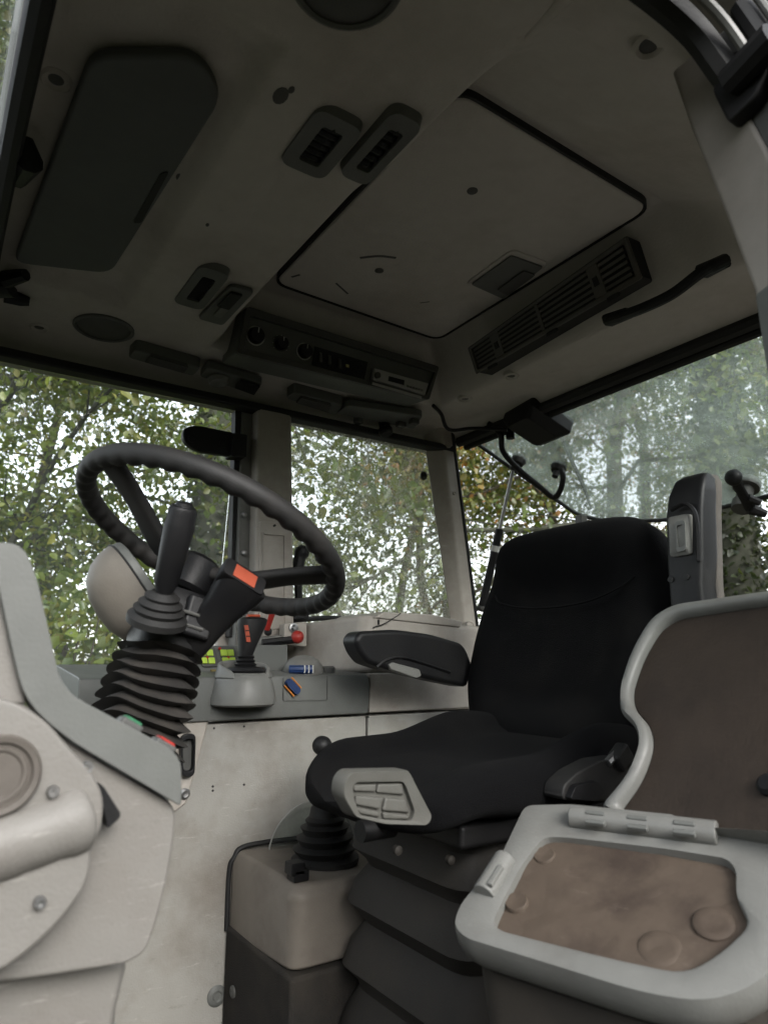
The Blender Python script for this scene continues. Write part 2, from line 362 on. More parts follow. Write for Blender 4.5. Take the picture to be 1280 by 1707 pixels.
# pillars
pb = thing('pillar', (.73, 1.62, -.1), 'beige far middle pillar between door glass and side window', None, kind='structure')
def quad(bm, a, b, c, d, off): return prism(bm, [a, b, c, d], off)
bm = newbm(); t0, t1 = at(430, 672, Y=1.565), at(487, 690, Y=1.565); b0, b1 = at(424, 1085, Y=1.60), at(492, 1085, Y=1.60)
quad(bm, t0, t1, b1, b0, (0, .09, 0)); obj('post_cover', bm, BEIGE, pb, bevel=.008)
bm = newbm(); quad(bm, at(404, 680, Y=1.60), at(432, 680, Y=1.60), at(428, 1085, Y=1.645), at(392, 1085, Y=1.645), (0, .05, 0)); obj('door_strip', bm, GREYL, pb, bevel=.004)
bm = newbm()
o_ = [at(433, 868, Y=1.578), at(486, 872, Y=1.578), at(487, 1082, Y=1.596), at(431, 1082, Y=1.596)]
prism(bm, rounded(o_, .006), (0, .02, 0)); cp = obj('access_cover', bm, BEIGE, pb, bevel=.003)
bm = newbm(); i_ = [at(440, 890, Y=1.5745), at(474, 893, Y=1.5745), at(475, 1045, Y=1.590), at(438, 1045, Y=1.590)]
ringfr(bm, inset(i_, 1.04), i_, (0, .01, 0)); obj('cover_rib', bm, BEIGE, cp)
bm = newbm(); lathe(bm, at(458, 876, Y=1.574), (0, -1, 0), [(.003, -.004), (.003, .002), (.0005, .0021)], 10); obj('screw', bm, BLACK, cp)
for py in (858, 922):
    bm = newbm(); lathe(bm, at(407, py, Y=1.597 + (py - 700) * .00012), (0, -1, 0), [(.007, -.01), (.007, .004), (.004, .006), (.0005, .006)], 12); obj('striker_bolt', bm, STEEL, pb)
pc = thing('pillar', (1.35, 1.6, 0), 'slanting beige corner pillar between side window and rear window', None, kind='structure')
A = at(702, 712, Y=1.60); B = at(735, 708, X=A.x + .045); C = at(751, 704, Y=B.y)
A2 = at(752, 1055, Y=1.665); B2 = at(778, 1062, X=A2.x + .03); C2 = at(797, 1062, Y=B2.y)
D, D2 = V(C.x, A.y, C.z), V(C2.x, A2.y, C2.z)
bm = newbm(); loft(bm, [[A2, B2, C2, D2], [A, B, C, D]]); obj('post_cover', bm, BEIGE, pc, bevel=.007, seg=3)
bm = newbm(); tube(bm, [C + V(.004, .004, 0), C2 + V(.004, .004, 0)], .007, 8); obj('edge_seal', bm, SEAL, pc)
e = (B2 - B)
for k, rr in ((.10, .011), (.33, .006)):
    bm = newbm(); q = B.lerp(C, .45) + e * k; lathe(bm, q, (-.1, -1, 0), [(rr, -.004), (rr, .002), (rr * .8, .004), (rr * .7, .002), (.0005, .002)], 14); obj('plug', bm, BEIGE, pc)
# near door post (front jamb face seen at the upper right)
pn = thing('pillar', (.70, .30, -.2), 'beige near door post at the upper right of the picture', None, kind='structure')
def jamb(px, py, X): return at(px, py, X=X)
L_ = [jamb(1117, 118, .655), jamb(1150, 215, .66), jamb(1200, 338, .665), jamb(1253, 478, .67), jamb(1275, 560, .675), jamb(1300, 700, .68)]
R_ = [jamb(1172, 70, .645), jamb(1232, 165, .648), jamb(1300, 290, .65), jamb(1380, 470, .655), jamb(1420, 600, .66), jamb(1450, 760, .66)]
bm = newbm()
loft(bm, [[l, r, r + V(.09, .0, 0), l + V(.09, .005, 0)] for l, r in zip(L_, R_)]); obj('post_cover', bm, pmat('post_plastic', (.225, .205, .18), .5, (.14, .118, .098), .4, 5, scuff=.4), pn, bevel=.006, seg=3)
bm = newbm(); loft(bm, [[r + V(.004, .002, 0), r + V(.0, -.075, 0), r + V(.10, -.075, 0), r + V(.10, .002, 0)] for r in R_]); obj('door_frame', bm, DGREY, pn, bevel=.004)
bm = newbm(); tube(bm, [r + V(-.006, -.045, 0) for r in R_], .011, 8); obj('edge_seal', bm, SEAL, pn)
bm = newbm(); tube(bm, [r + V(-.010, -.062, 0) for r in R_], .004, 8); obj('metal_lip', bm, GREYL, pn)
bm = newbm(); l3, l4 = at(1251, 478, X=.664), at(1330, 440, X=.64)
quad(bm, at(1256, 490, X=.668), at(1300, 455, X=.65), at(1330, 800, X=.66), at(1305, 800, X=.68), (.09, .004, 0)); obj('lower_cover', bm, GREY, pn, bevel=.004)

# ------------------------------------------------------------------ rear window (tilted open) with its fittings
HX, HZ = 1.375, .675; TX, TZ = 1.825, .415       # hinge line and lifted lower edge
rwn = V(TX - HX, 0, TZ - HZ); rn = V(rwn.z, 0, -rwn.x).normalized()      # rn: underside normal, facing into the cab
def RW(px, py, lift=0.0): return onp(px, py, V(HX, 1, HZ) + rn * lift, rn)
rw = thing('rear_window', (1.6, .95, .5), 'hinged rear window pane, dusty and tilted open', 'rear window')
outl = [RW(775, 742), RW(962, 860), RW(1005, 868), RW(1110, 868), V(TX - .02, .45, RW(1240, 836).z), V(HX, .36, HZ), V(HX, 1.56, HZ)]
outl = [V(HX, 1.545, HZ), RW(962, 858), RW(1010, 869), RW(1115, 867), RW(1280, 832)]
dv = (outl[4] - outl[3]); 
mir = [V(2 * .955 - p.x * 0 - p.y, 0, 0) for p in outl]
outl = outl[:4] + [V(outl[2].x, 1.91 - outl[2].y, outl[2].z), V(outl[1].x, 1.91 - outl[1].y, outl[1].z), V(HX, .365, HZ)]
rnd = rounded(outl, [.01, .03, .03, .05, .03, .03, .01], 4)
bm = newbm(); prism(bm, rnd, rn * -.006); obj('pane', bm, GL_REAR, rw, smooth=False)
bm = newbm(); tube(bm, rnd + [rnd[0]], .0065, 8); obj('edge_trim', bm, SEAL, rw)
bm = newbm(); q = RW(968, 862, .012); box(bm, q + V(.0, 0, -.012), (.03, .028, .035)); obj('corner_bracket', bm, DGREY, rw, bevel=.004)
# centre latch on the lower edge
lt = thing('window_latch', RW(1240, 822), 'black turning latch on the lower edge of the rear window', 'latch')
bm = newbm(); lathe(bm, RW(1243, 812, 0), -rn, [(.001, -.075), (.024, -.075), (.026, -.05), (.020, -.048), (.020, -.006), (.033, -.004), (.035, .014), (.028, .022), (.001, .023)], 20); obj('knob', bm, DGREY, lt)
q0 = RW(1222, 796, .075); q1 = RW(1250, 848, .085)
bm = newbm(); tube(bm, [q0, q1], [.012, .014], 10, flat=.7); ball(bm, q0, .021); obj('handle', bm, BLACK, lt)
bm = newbm(); tube(bm, [q1, RW(1276, 857, .085)], [.016, .010], 8); tube(bm, [RW(1246, 830, .08), RW(1266, 838, .08)], [.012, .009], 8); obj('catch', bm, BLACK, lt)
# wiper motor box under the glass, wiper on top of it
mt = thing('wiper_motor', RW(895, 700), 'black box of the wiper motor hanging under the rear glass', 'wiper motor')
bp = [at(842, 706, X=1.50), at(907, 676, X=1.42), at(952, 692, X=1.46), at(950, 722, X=1.46), at(928, 735, X=1.45), at(880, 756, X=1.47), at(858, 742, X=1.49)]
bm = newbm()
tp = [at(840, 705, Y=1.40), at(906, 674, Y=1.26), at(950, 691, Y=1.23)]
ax = [(V(1, -.12, -.42)).normalized(), (V(.1, 1, 0)).normalized()]
a_, b_ = ax; n_ = a_.cross(b_).normalized(); b_ = n_.cross(a_)
cb = at(895, 705, Y=1.27)
r1 = rounded([cb + a_ * s * .075 + b_ * t * .066 + n_ * .030 for s, t in ((-1, -1), (1, -1), (1, 1), (-1, 1))], .012)
r2 = rounded([cb + a_ * s * .075 + b_ * t * .066 - n_ * .012 for s, t in ((-1, -1), (1, -1), (1, 1), (-1, 1))], .012)
r3 = rounded([cb + a_ * (s * .055 - .008) + b_ * t * .045 - n_ * .038 for s, t in ((-1, -1), (1, -1), (1, 1), (-1, 1))], .018)
loft(bm, [r1, r2, r3]); obj('housing', bm, BLACK, mt, bevel=.003)
bm = newbm(); tube(bm, smoothpath([at(722, 676, Y=1.42), at(735, 690, Y=1.44), at(748, 716, Y=1.45), at(790, 714, Y=1.42), at(845, 716, Y=1.34)]), .0055, 7); obj('cable', bm, BLACK, mt)
wp = thing('rear_wiper', RW(940, 740), 'thin wiper arm lying on the outside of the rear glass', 'wiper')
bm = newbm(); tube(bm, [RW(908, 660, -.035), RW(917, 690, -.03)], [.020, .014], 10); obj('spindle_cap', bm, GREY, wp)
bm = newbm(); tube(bm, [RW(916, 686, -.030), RW(968, 800, -.030)], [.007, .004], 8); obj('arm', bm, BLACK, wp)
bm = newbm(); tube(bm, [RW(938, 738, -.015), RW(970, 805, -.012), RW(985, 848, -.012)], [.005, .007, .003], 6); obj('blade', bm, BLACK, wp)
# bent handle bar with two rubber mounts
hb = thing('window_bar', RW(880, 790), 'bent black tube bar bolted to the rear glass', 'bar')
bm = newbm(); tube(bm, smoothpath([RW(815, 705, .02), RW(834, 725, .05), RW(838, 752, .07), RW(862, 780, .075), RW(900, 812, .075), RW(922, 829, .075), RW(933, 818, .07), RW(938, 796, .05), RW(935, 782, .03)]), .0085, 10); obj('bar', bm, BLACK, hb)
for (x, y) in ((864, 768), (930, 780)):
    bm = newbm(); lathe(bm, RW(x, y, 0), rn, [(.001, -.012), (.022, -.012), (.024, .0), (.018, .014), (.010, .016), (.009, .035), (.001, .036)], 16); obj('mount', bm, RUBBER, hb)
bm = newbm(); lathe(bm, RW(850, 720, .03), (0, 0, 1), [(.001, -.02), (.013, -.02), (.013, .02), (.001, .02)], 12); obj('pivot', bm, BLACK, hb)
# gas strut
gs = thing('gas_strut', at(792, 1015, X=1.46), 'black and chrome gas strut holding the rear window open', 'gas strut')
s0, s1 = at(803, 1013, X=1.46), RW(856, 778, .02); sm = s0.lerp(s1, .56)
bm = newbm(); tube(bm, [s0, sm], .0125, 12); obj('cylinder', bm, BLACK, gs)
bm = newbm(); tube(bm, [s0.lerp(s1, .40), s0.lerp(s1, .44)], .0131, 12); obj('label_band', bm, MARK, gs)
bm = newbm(); tube(bm, [sm, s1], .0055, 10); obj('rod', bm, STEEL, gs)
bm = newbm(); ball(bm, s1, .013); tube(bm, [s1, s1 - rn * .03], .006, 8); obj('end_joint', bm, BLACK, gs)
bm = newbm(); ball(bm, s0, .014); tube(bm, [s0, at(782, 1016, X=1.455)], .009, 10); obj('end_joint', bm, DGREY, gs)

# ------------------------------------------------------------------ roof fittings
# hatch
hz = .836
hx = thing('roof_hatch', (.82, .99, hz), 'large flat roof hatch panel in the headliner', 'roof hatch')
hp = [V(.575, .655, hz), V(1.062, .66, hz), V(1.068, 1.325, hz), V(.575, 1.31, hz)]
bm = newbm(); prism(bm, rounded(inset(hp, .982), .035, 6), (0, 0, .012)); obj('panel', bm, LINER, hx, bevel=.006, seg=3)
bm = newbm(); ro = rounded(inset(hp, 1.0), .04, 6); ri = rounded(inset(hp, .985), .035, 6); ringfr(bm, ro, ri, (0, 0, .014)); obj('seal', bm, SEAL, hx)
for (x, y) in ((787, 318), (632, 451)):
    bm = newbm(); lathe(bm, at(x, y, Z=hz), (0, 0, -1), [(.010, -.004), (.010, .001), (.006, .003), (.0005, .003)], 16); obj('plug', bm, DGREY, hx)
lp = [at(785, 472, Z=hz - .004), at(852, 424, Z=hz - .004), at(905, 443, Z=hz - .004), at(838, 496, Z=hz - .004)]
bm = newbm(); prism(bm, rounded(inset(lp, 1.18), .02), (0, 0, .006)); obj('latch_surround', bm, LINER, hx, bevel=.003)
bm = newbm(); prism(bm, rounded(inset(lp, 1.0), .006), (0, 0, -.005)); pl = obj('latch_plate', bm, GREY, hx, bevel=.002)
bm = newbm(); prism(bm, rounded([at(828, 482, Z=hz - .0095), at(872, 450, Z=hz - .0095), at(892, 457, Z=hz - .0095), at(846, 491, Z=hz - .0095)], .006), (0, 0, -.004)); obj('pull', bm, DGREY, pl, bevel=.0015)

for pts, w_ in (([(600, 430), (632, 427), (660, 430)], .004), ([(486, 462), (500, 458)], .003), ([(560, 472), (580, 490)], .0025), ([(700, 505), (716, 503)], .002)):
    bm = newbm(); tube(bm, smoothpath([at(x, y, Z=hz - .0004) for x, y in pts], 4), w_, 6, flat=.12); obj('scuff_mark', bm, DGREY, hx)
# moulded rectangle rib and small blemishes in the headliner
bm = newbm(); q = [at(x, y, Z=.722) for x, y in ((770, -30), (872, 68), (950, -20))]
q = [V(p.x, p.y, ceil_z(p.x, p.y) + .001) for p in q]; tube(bm, smoothpath(q, 1), .010, 8, flat=.5); obj('rib', bm, LINER, ceil)
for x, y, r in ((468, 160, .010), (486, 150, .004), (300, 295, .006), (346, 375, .003)):
    p = at(x, y, Z=.705); p.z = ceil_z(p.x, p.y); p = at(x, y, Z=p.z - .0005); bm = newbm(); lathe(bm, p, (0, 0, -1), [(r, -.003), (r * .9, .0006), (.0004, .0008)], 12, sx=1.6); obj('stain_spot', bm, DGREY, ceil)
# air vents in the vent block
def vent(x0, x1, y0, y1, label, style='slots', grp='air vents in the headliner'):
    z = ceil_z((x0 + x1) / 2, (y0 + y1) / 2)
    t = thing('air_vent', ((x0 + x1) / 2, (y0 + y1) / 2, z), label, 'air vent', grp)
    dx, dy = x1 - x0, y1 - y0
    o = rounded([V(x0, y0, z), V(x1, y0, z), V(x1, y1, z), V(x0, y1, z)], .02, 5)
    ix0, ix1, iy0, iy1 = x0 + dx * .30, x1 - dx * .28, y0 + dy * .22, y1 - dy * .2
    i = rounded([V(ix0, iy0, z), V(ix1, iy0, z), V(ix1, iy1, z), V(ix0, iy1, z)], .006, 5)
    oo = [p + V(0, 0, .004) for p in inset(o, 1.0)]; o2 = [p - V(0, 0, .014) for p in inset(o, .93)]; i2 = [p - V(0, 0, .014) for p in i]; i3 = [p + V(0, 0, .012) for p in i]
    bm = newbm(); loft(bm, [oo, o2, i2, i3], cap=False); bm.faces.new([bm.verts.new(p) for p in i3]); obj('housing', bm, GREY, t, ang=50)
    n = 6 if style == 'slots' else 7; cx = (ix0 + ix1) / 2
    sd = None
    for k in range(n):
        y = iy0 + (iy1 - iy0) * (k + .5) / n
        if sd is None:
            bm = newbm()
            if style == 'slots': tube(bm, [V(ix0 + .001, 0, 0), V(cx, -.006, -.006), V(ix1 - .001, 0, 0)], [.006, .007, .006], 8, flat=.8)
            else: box(bm, (cx, 0, 0), (ix1 - ix0 - .002, .004, .016), (V(1, 0, 0), V(0, .8, .6), V(0, -.6, .8)))
            sd = obj('slat', bm, BLACK, None); s = sd
        else: s = sd.copy(); COL.objects.link(s)
        s.location = (0, y, z - .004); setpar(s, t)
    return t
vent(.348, .425, .668, .795, 'square air vent farther from the hatch, front of the vent pair')
vent(.432, .486, .615, .770, 'narrow air vent beside the hatch edge, rear of the vent pair')
vent(.345, .408, 1.105, 1.275, 'slatted air vent near the far end of the vent block', 'louvre')
# rocker switch plate by the far vent
sw = thing('roof_switch', at(370, 505, Z=.705), 'small recessed switch plate beside the heater panel', 'switch')
z = ceil_z(.44, 1.2)
bm = newbm(); prism(bm, rounded([at(330, 525, Z=z), at(385, 470, Z=z), at(425, 480, Z=z), at(372, 537, Z=z)], .012), (0, 0, -.010)); obj('plate', bm, GREY, sw, bevel=.003)
bm = newbm(); prism(bm, rounded([at(362, 508, Z=z - .0105), at(385, 485, Z=z - .0105), at(405, 490, Z=z - .0105), at(382, 514, Z=z - .0105)], .004), (0, 0, -.005)); obj('rocker', bm, BLACK, sw, bevel=.0015)
bm = newbm(); prism(bm, rounded([at(356, 524, Z=z - .0105), at(371, 509, Z=z - .0105), at(384, 514, Z=z - .0105), at(369, 529, Z=z - .0105)], .004), (0, 0, -.003)); obj('lens', bm, GREYL, sw, bevel=.0015)

# dark storage flap / visor at the front
vz = .700
vs_ = thing('visor', (.14, .98, vz), 'large dark grey flap panel in the front of the headliner', 'flap')
vp = [at(22, 440, Z=vz), at(185, 458, Z=vz), at(372, 165, Z=vz), at(330, 95, Z=vz), at(150, 95, Z=vz)]
bm = newbm(); prism(bm, rounded(vp, [.03, .03, .04, .03, .03], 5), (0, 0, .018)); obj('lid', bm, VISOR, vs_, bevel=.006, seg=3)
bm = newbm(); prism(bm, rounded([at(222, 372, Z=vz - .002), at(268, 290, Z=vz - .002), at(282, 287, Z=vz - .002), at(236, 372, Z=vz - .002)], .005), (0, 0, .006)); obj('finger_catch', bm, SEAL, vs_)
bm = newbm(); tube(bm, [at(38, 235, Z=.69), at(50, 270, Z=.665), at(30, 300, Z=.68)], [.014, .018, .012], 8); obj('hinge', bm, BLACK, vs_)
# mirror bracket at the left edge
mb = thing('mirror_bracket', at(15, 480, Z=.68), 'black forked bracket at the left edge below the flap', 'bracket')
bm = newbm(); tube(bm, [at(-30, 478, Z=.69), at(20, 480, Z=.69)], [.030, .026], 10, flat=.6); obj('stem', bm, BLACK, mb)
bm = newbm(); tube(bm, [at(10, 466, Z=.69), at(34, 460, Z=.69), at(44, 458, Z=.69)], [.016, .013, .011], 8); obj('prong', bm, BLACK, mb)
bm = newbm(); tube(bm, [at(10, 492, Z=.69), at(36, 500, Z=.69), at(50, 503, Z=.69)], [.016, .013, .009], 8); obj('prong', bm, BLACK, mb)

# round speakers
def speaker(px, py, r, label, z=None):
    p = at(px, py, Z=.70); z = ceil_z(p.x, p.y); p = at(px, py, Z=z)
    t = thing('speaker', p, label, 'speaker', 'round speakers in the headliner')
    bm = newbm(); lathe(bm, p, (0, 0, -1), [(r, -.012), (r, .004), (r * .93, .007), (r * .88, .004), (r * .88, -.004)], 32); obj('bezel', bm, GREY, t)
    bm = newbm(); lathe(bm, p, (0, 0, -1), [(r * .875, -.006), (r * .875, .002), (r * .6, .007), (r * .3, .009), (.0005, .0095)], 32); g = obj('grille', bm, DGREY, t)
    return t
speaker(174, 546, .062, 'round dark speaker grille above the far door glass')
speaker(578, -42, .062, 'round dark speaker grille cut by the top edge of the picture')

# heater and radio panel
HY = 1.352
hc = thing('heater_panel', (.82, HY, .74), 'dark sloping control panel with dials along the far side of the roof', 'control panel')
hn = V(0, -1, -.18).normalized(); ho = V(.82, HY, .745)
def HP(px, py, out=0.0): return onp(px, py, ho + hn * out, hn)
fo = [HP(408, 512), HP(728, 612), HP(711, 668), HP(393, 590)]
bm = newbm(); fi = inset(fo, 1.0); prism(bm, rounded(fo, .008), V(0, .09, .01)); obj('body', bm, GREY, hc, bevel=.003)
fin = [HP(418, 532), HP(722, 625), HP(706, 658), HP(405, 578)]
bm = newbm(); ringfr(bm, rounded(fo, .008), rounded([HP(416, 528), HP(721, 622), HP(706, 660), HP(404, 582)], .006), hn * .012); obj('bezel', bm, DGREY, hc, bevel=.003)
for px, py, r in ((426, 560, .0225), (468, 573, .0185), (507, 586, .0205)):
    t = bpy.data.objects.new('dial', None); COL.objects.link(t); t.location = HP(px, py); setpar(t, hc)
    p = HP(px, py)
    bm = newbm(); lathe(bm, p, hn, [(r * .82, -.002), (r * .82, .012), (r * .72, .016), (.0005, .016)], 24); obj('knob', bm, BLACK, t)
    bm = newbm(); lathe(bm, p, hn, [(r, -.001), (r, .0016), (r * .88, .0016), (r * .88, -.001)], 32); obj('scale_ring', bm, MARK if px != 468 else DGREY, t)
    a_, b_, _ = frame(hn)
    bm = newbm(); box(bm, p + hn * .0165 + b_ * r * .45, (.002, r * .5, .001), (a_, b_, hn)); obj('pointer', bm, MARK, t)
    if px == 468:
        for k in range(9):
            an = R(-130 + k * 32); bm = newbm(); box(bm, p + (a_ * math.sin(an) + b_ * math.cos(an)) * r * 1.08 + hn * .001, (.0018, .0018, .001), (a_, b_, hn)); obj('scale_dot', bm, MARK, t)
bm = newbm(); prism(bm, [HP(525, 578, .002), HP(612, 604, .002), HP(606, 634, .002), HP(520, 608, .002)], hn * .003); obj('switch_field', bm, BLACK, hc)
for px, py in ((534, 596), (549, 600), (566, 606)):
    bm = newbm(); box(bm, HP(px, py, .009), (.009, .026, .008), (V(1, 0, 0), V(0, .1, 1).normalized(), hn)); obj('rocker_switch', bm, DGREY, hc, bevel=.002)
bm = newbm(); box(bm, HP(579, 610, .007), (.010, .008, .005), (V(1, 0, 0), V(0, .1, 1).normalized(), hn)); obj('yellow_key', bm, pmat('pale_yellow', (.42, .38, .16), .5), hc, bevel=.001)
rad = thing('radio', HP(665, 638), 'silver car radio at the rear end of the heater panel', 'radio')
rf = [HP(620, 615, .004), HP(710, 640, .004), HP(704, 660, .004), HP(617, 634, .004)]
bm = newbm(); prism(bm, rf, hn * .012); obj('face', bm, SILVER, rad, bevel=.002)
bm = newbm(); prism(bm, [HP(648, 627, .0165), HP(674, 634, .0165), HP(673, 642, .0165), HP(647, 635, .0165)], hn * .001); obj('display', bm, BLACK, rad)
bm = newbm(); lathe(bm, HP(628, 626, .016), hn, [(.008, 0), (.008, .007), (.006, .009), (.0005, .009)], 16); obj('volume_knob', bm, DGREY, rad)
for k in range(6):
    bm = newbm(); box(bm, HP(680 + k * 4.6, 644 + k * 1.3, .0175), (.006, .0055, .003), (V(1, 0, 0), V(0, .1, 1).normalized(), hn)); obj('preset_key', bm, GREYL, rad, bevel=.0006)
bm = newbm(); prism(bm, [HP(620, 637, .0165), HP(702, 661, .0165), HP(702, 665, .0165), HP(620, 641, .0165)], hn * .002); obj('slot_lip', bm, SILVER, rad)

# lamps and fittings under the far roof edge
def strip_lamp(p0, p1, label):
    zz = .672
    pts = [at(x, y, Z=zz) for x, y in p0]
    t = thing('roof_lamp', sum(pts, Vector()) / 4, label, 'lamp', 'interior lamps along the far roof edge')
    bm = newbm(); prism(bm, rounded(pts, .012), (0, 0, .03)); obj('base', bm, GREY, t, bevel=.004)
    q = [at(x, y, Z=zz - .003) for x, y in p1]
    bm = newbm(); prism(bm, rounded(q, .005), (0, 0, .006)); ln = obj('lens', bm, DGREY, t, bevel=.0015)
    for k in range(6):
        a = q[0].lerp(q[1], (k + .5) / 6); b = q[3].lerp(q[2], (k + .5) / 6)
        bm = newbm(); tube(bm, [a + V(0, 0, -.002), b + V(0, 0, -.002)], .0026, 6); obj('lens_rib', bm, DGREY, ln)
    return t
strip_lamp([(213, 597), (226, 584), (335, 614), (322, 628)], [(242, 602), (252, 592), (314, 610), (306, 620)], 'ribbed lamp strip above the far door glass')
strip_lamp([(476, 664), (490, 654), (572, 676), (560, 694)], [(494, 670), (502, 661), (552, 674), (546, 686)], 'ribbed lamp strip above the dusty side window')
rk = thing('roof_lamp', at(362, 632, Z=.67), 'round swivel reading lamp above the door glass corner', 'lamp')
bm = newbm(); prism(bm, rounded([at(333, 628, Z=.671), at(345, 612, Z=.671), at(438, 640, Z=.671), at(420, 658, Z=.671)], .01), (0, 0, .02)); obj('base', bm, GREY, rk, bevel=.003)
bm = newbm(); lathe(bm, at(364, 632, Z=.667), (0, -.2, -1), [(.026, -.008), (.026, .004), (.020, .012), (.014, .010), (.0005, .006)], 20); obj('lens', bm, GREYL, rk)
bm = newbm(); prism(bm, [at(392, 644, Z=.666), at(400, 632, Z=.666), at(434, 642, Z=.666), at(424, 656, Z=.666)], (0, 0, -.006)); obj('rocker', bm, BLACK, rk, bevel=.002)
ck = thing('sensor_bracket', at(640, 705, Z=.66), 'grey bracket cluster with a round black sensor above the side window', 'bracket')
bm = newbm(); prism(bm, rounded([at(560, 690, Z=.668), at(580, 676, Z=.668), at(705, 694, Z=.668), at(690, 716, Z=.668)], .015), (0, 0, .02)); obj('plate', bm, GREY, ck, bevel=.003)
bm = newbm(); lathe(bm, at(642, 716, Z=.650), (0, -.3, -1), [(.016, -.03), (.016, -.004), (.021, 0), (.021, .012), (.015, .018), (.0005, .019)], 16); obj('sensor', bm, BLACK, ck)
bm = newbm(); lathe(bm, at(597, 702, Z=.662), (0, 0, -1), [(.014, -.01), (.014, .004), (.010, .008), (.0005, .008)], 14); obj('button', bm, DGREY, ck)
for x, y in ((668, 708), (690, 703)):
    bm = newbm(); box(bm, at(x, y, Z=.660), (.026, .02, .016)); obj('clip', bm, DGREY, ck, bevel=.003)

# rear recirculation grille
gr = thing('air_grille', (1.13, 1.0, .77), 'long slatted air grille between hatch and rear window', 'air grille')
g0, g1, g2, g3 = at(783, 578, X=1.066), at(1046, 392, X=1.066), at(1072, 463, X=1.105), at(797, 622, X=1.105)
gu = (g1 - g0).normalized(); gn = (g1 - g0).cross(g3 - g0).normalized()
if gn.z > 0: gn = -gn
def G(u, v, out=0.0): return g0.lerp(g1, u).lerp(g3.lerp(g2, u), v) + gn * out
bm = newbm(); prism(bm, rounded([G(0, 0), G(1, 0), G(1, 1), G(0, 1)], .006), V(.06, 0, .004)); obj('back_plate', bm, SEAL, gr)
gd = pmat('grille_plastic', (.085, .083, .076), .6, (.12, .1, .08), .5, 8)
bm = newbm(); ringfr(bm, [G(0, 0), G(1, 0), G(1, 1), G(0, 1)], [G(.02, .12), G(.98, .12), G(.98, .86), G(.02, .86)], gn * .012); obj('surround', bm, gd, gr, bevel=.003)
segs = [(.03, .16), (.22, .47), (.49, .78), (.84, .97)]
for (u0, u1) in ((.16, .22), (.78, .84), (.47, .49)):
    bm = newbm(); prism(bm, [G(u0, .1), G(u1, .1), G(u1, .88), G(u0, .88)], gn * .011); br = obj('divider', bm, gd, gr, bevel=.002)
    if u1 - u0 > .03:
        bm = newbm(); prism(bm, [G(u0 + .018, .38, .0112), G(u1 - .018, .38, .0112), G(u1 - .018, .6, .0112), G(u0 + .018, .6, .0112)], gn * .002); obj('clip', bm, SEAL, br)
for (u0, u1) in segs:
    for k in range(5):
        v = .2 + k * .145; bm = newbm(); prism(bm, [G(u0, v - .035), G(u1, v - .035), G(u1, v + .04), G(u0, v + .04)], gn * .009); obj('slat', bm, gd, gr)
for u in (.12, .52, .86):
    bm = newbm(); prism(bm, [G(u - .03, .98, .004), G(u + .03, .98, .004), G(u + .03, 1.1, .004), G(u - .03, 1.1, .004)], gn * .010); obj('tab', bm, SEAL, gr, bevel=.002)
# grab handle
gh = thing('grab_handle', at(1110, 480, Z=.69), 'black curved grab handle above the rear window', 'grab handle')
hh = lambda x, y, z: at(x, y, Z=z)
bm = newbm(); tube(bm, smoothpath([hh(1012, 534, .688), hh(1040, 525, .672), hh(1075, 512, .655), hh(1120, 490, .650), hh(1160, 460, .655), hh(1180, 447, .668), hh(1208, 434, .688)]), [.012] * 6 + [.0105] * 25 + [.012] * 6, 10); obj('grip', bm, BLACK, gh)
for a, b in (((1014, 534), (1046, 522)), ((1172, 452), (1206, 436))):
    bm = newbm(); tube(bm, [hh(*a, .690), hh(*b, .684)], [.021, .018], 12, flat=.6); obj('end_pad', bm, BLACK, gh)
# screw plugs in the headliner
plugs = [(94, 133, 'front corner by the dark flap'), (1082, 76, 'near side by the door post'), (66, 546, 'far front corner beside the round speaker'), (938, 571, 'rear strip below the air grille'), (852, 627, 'rear strip beside the heater panel end'), (775, 665, 'rear corner strip above the corner pillar')]
for x, y, d in plugs:
    p = at(x, y, Z=.70); p = at(x, y, Z=ceil_z(p.x, p.y))
    p.z += .001
    t = thing('screw_plug', p, 'round sunken screw plug in the headliner, ' + d, 'screw plug', 'screw plugs in the headliner')
    bm = newbm(); lathe(bm, p, (0, 0, -1), [(.020, -.008), (.020, .002), (.016, .005), (.012, .001), (.012, -.004)], 20); obj('rim', bm, LINER, t)
    bm = newbm(); lathe(bm, p, (0, 0, -1), [(.012, -.006), (.012, .0), (.007, .002), (.0005, .002)], 16); obj('cap', bm, DGREY, t)
# black latch plate on near door post
dl = thing('door_striker', at(1230, 130, X=.62), 'black door hinge bracket on the near post', 'hinge')
bm = newbm(); dp = [at(1184, 150, X=.63), at(1206, 92, X=.63), at(1262, 62, X=.63), at(1280, 110, X=.63), at(1258, 160, X=.63), at(1212, 205, X=.63)]
prism(bm, rounded(dp, .008), (.022, 0, 0)); obj('plate', bm, BLACK, dl, bevel=.004)
bm = newbm(); tube(bm, [at(1215, 140, X=.625), at(1290, 60, X=.615)], .016, 10); obj('pin', bm, BLACK, dl)

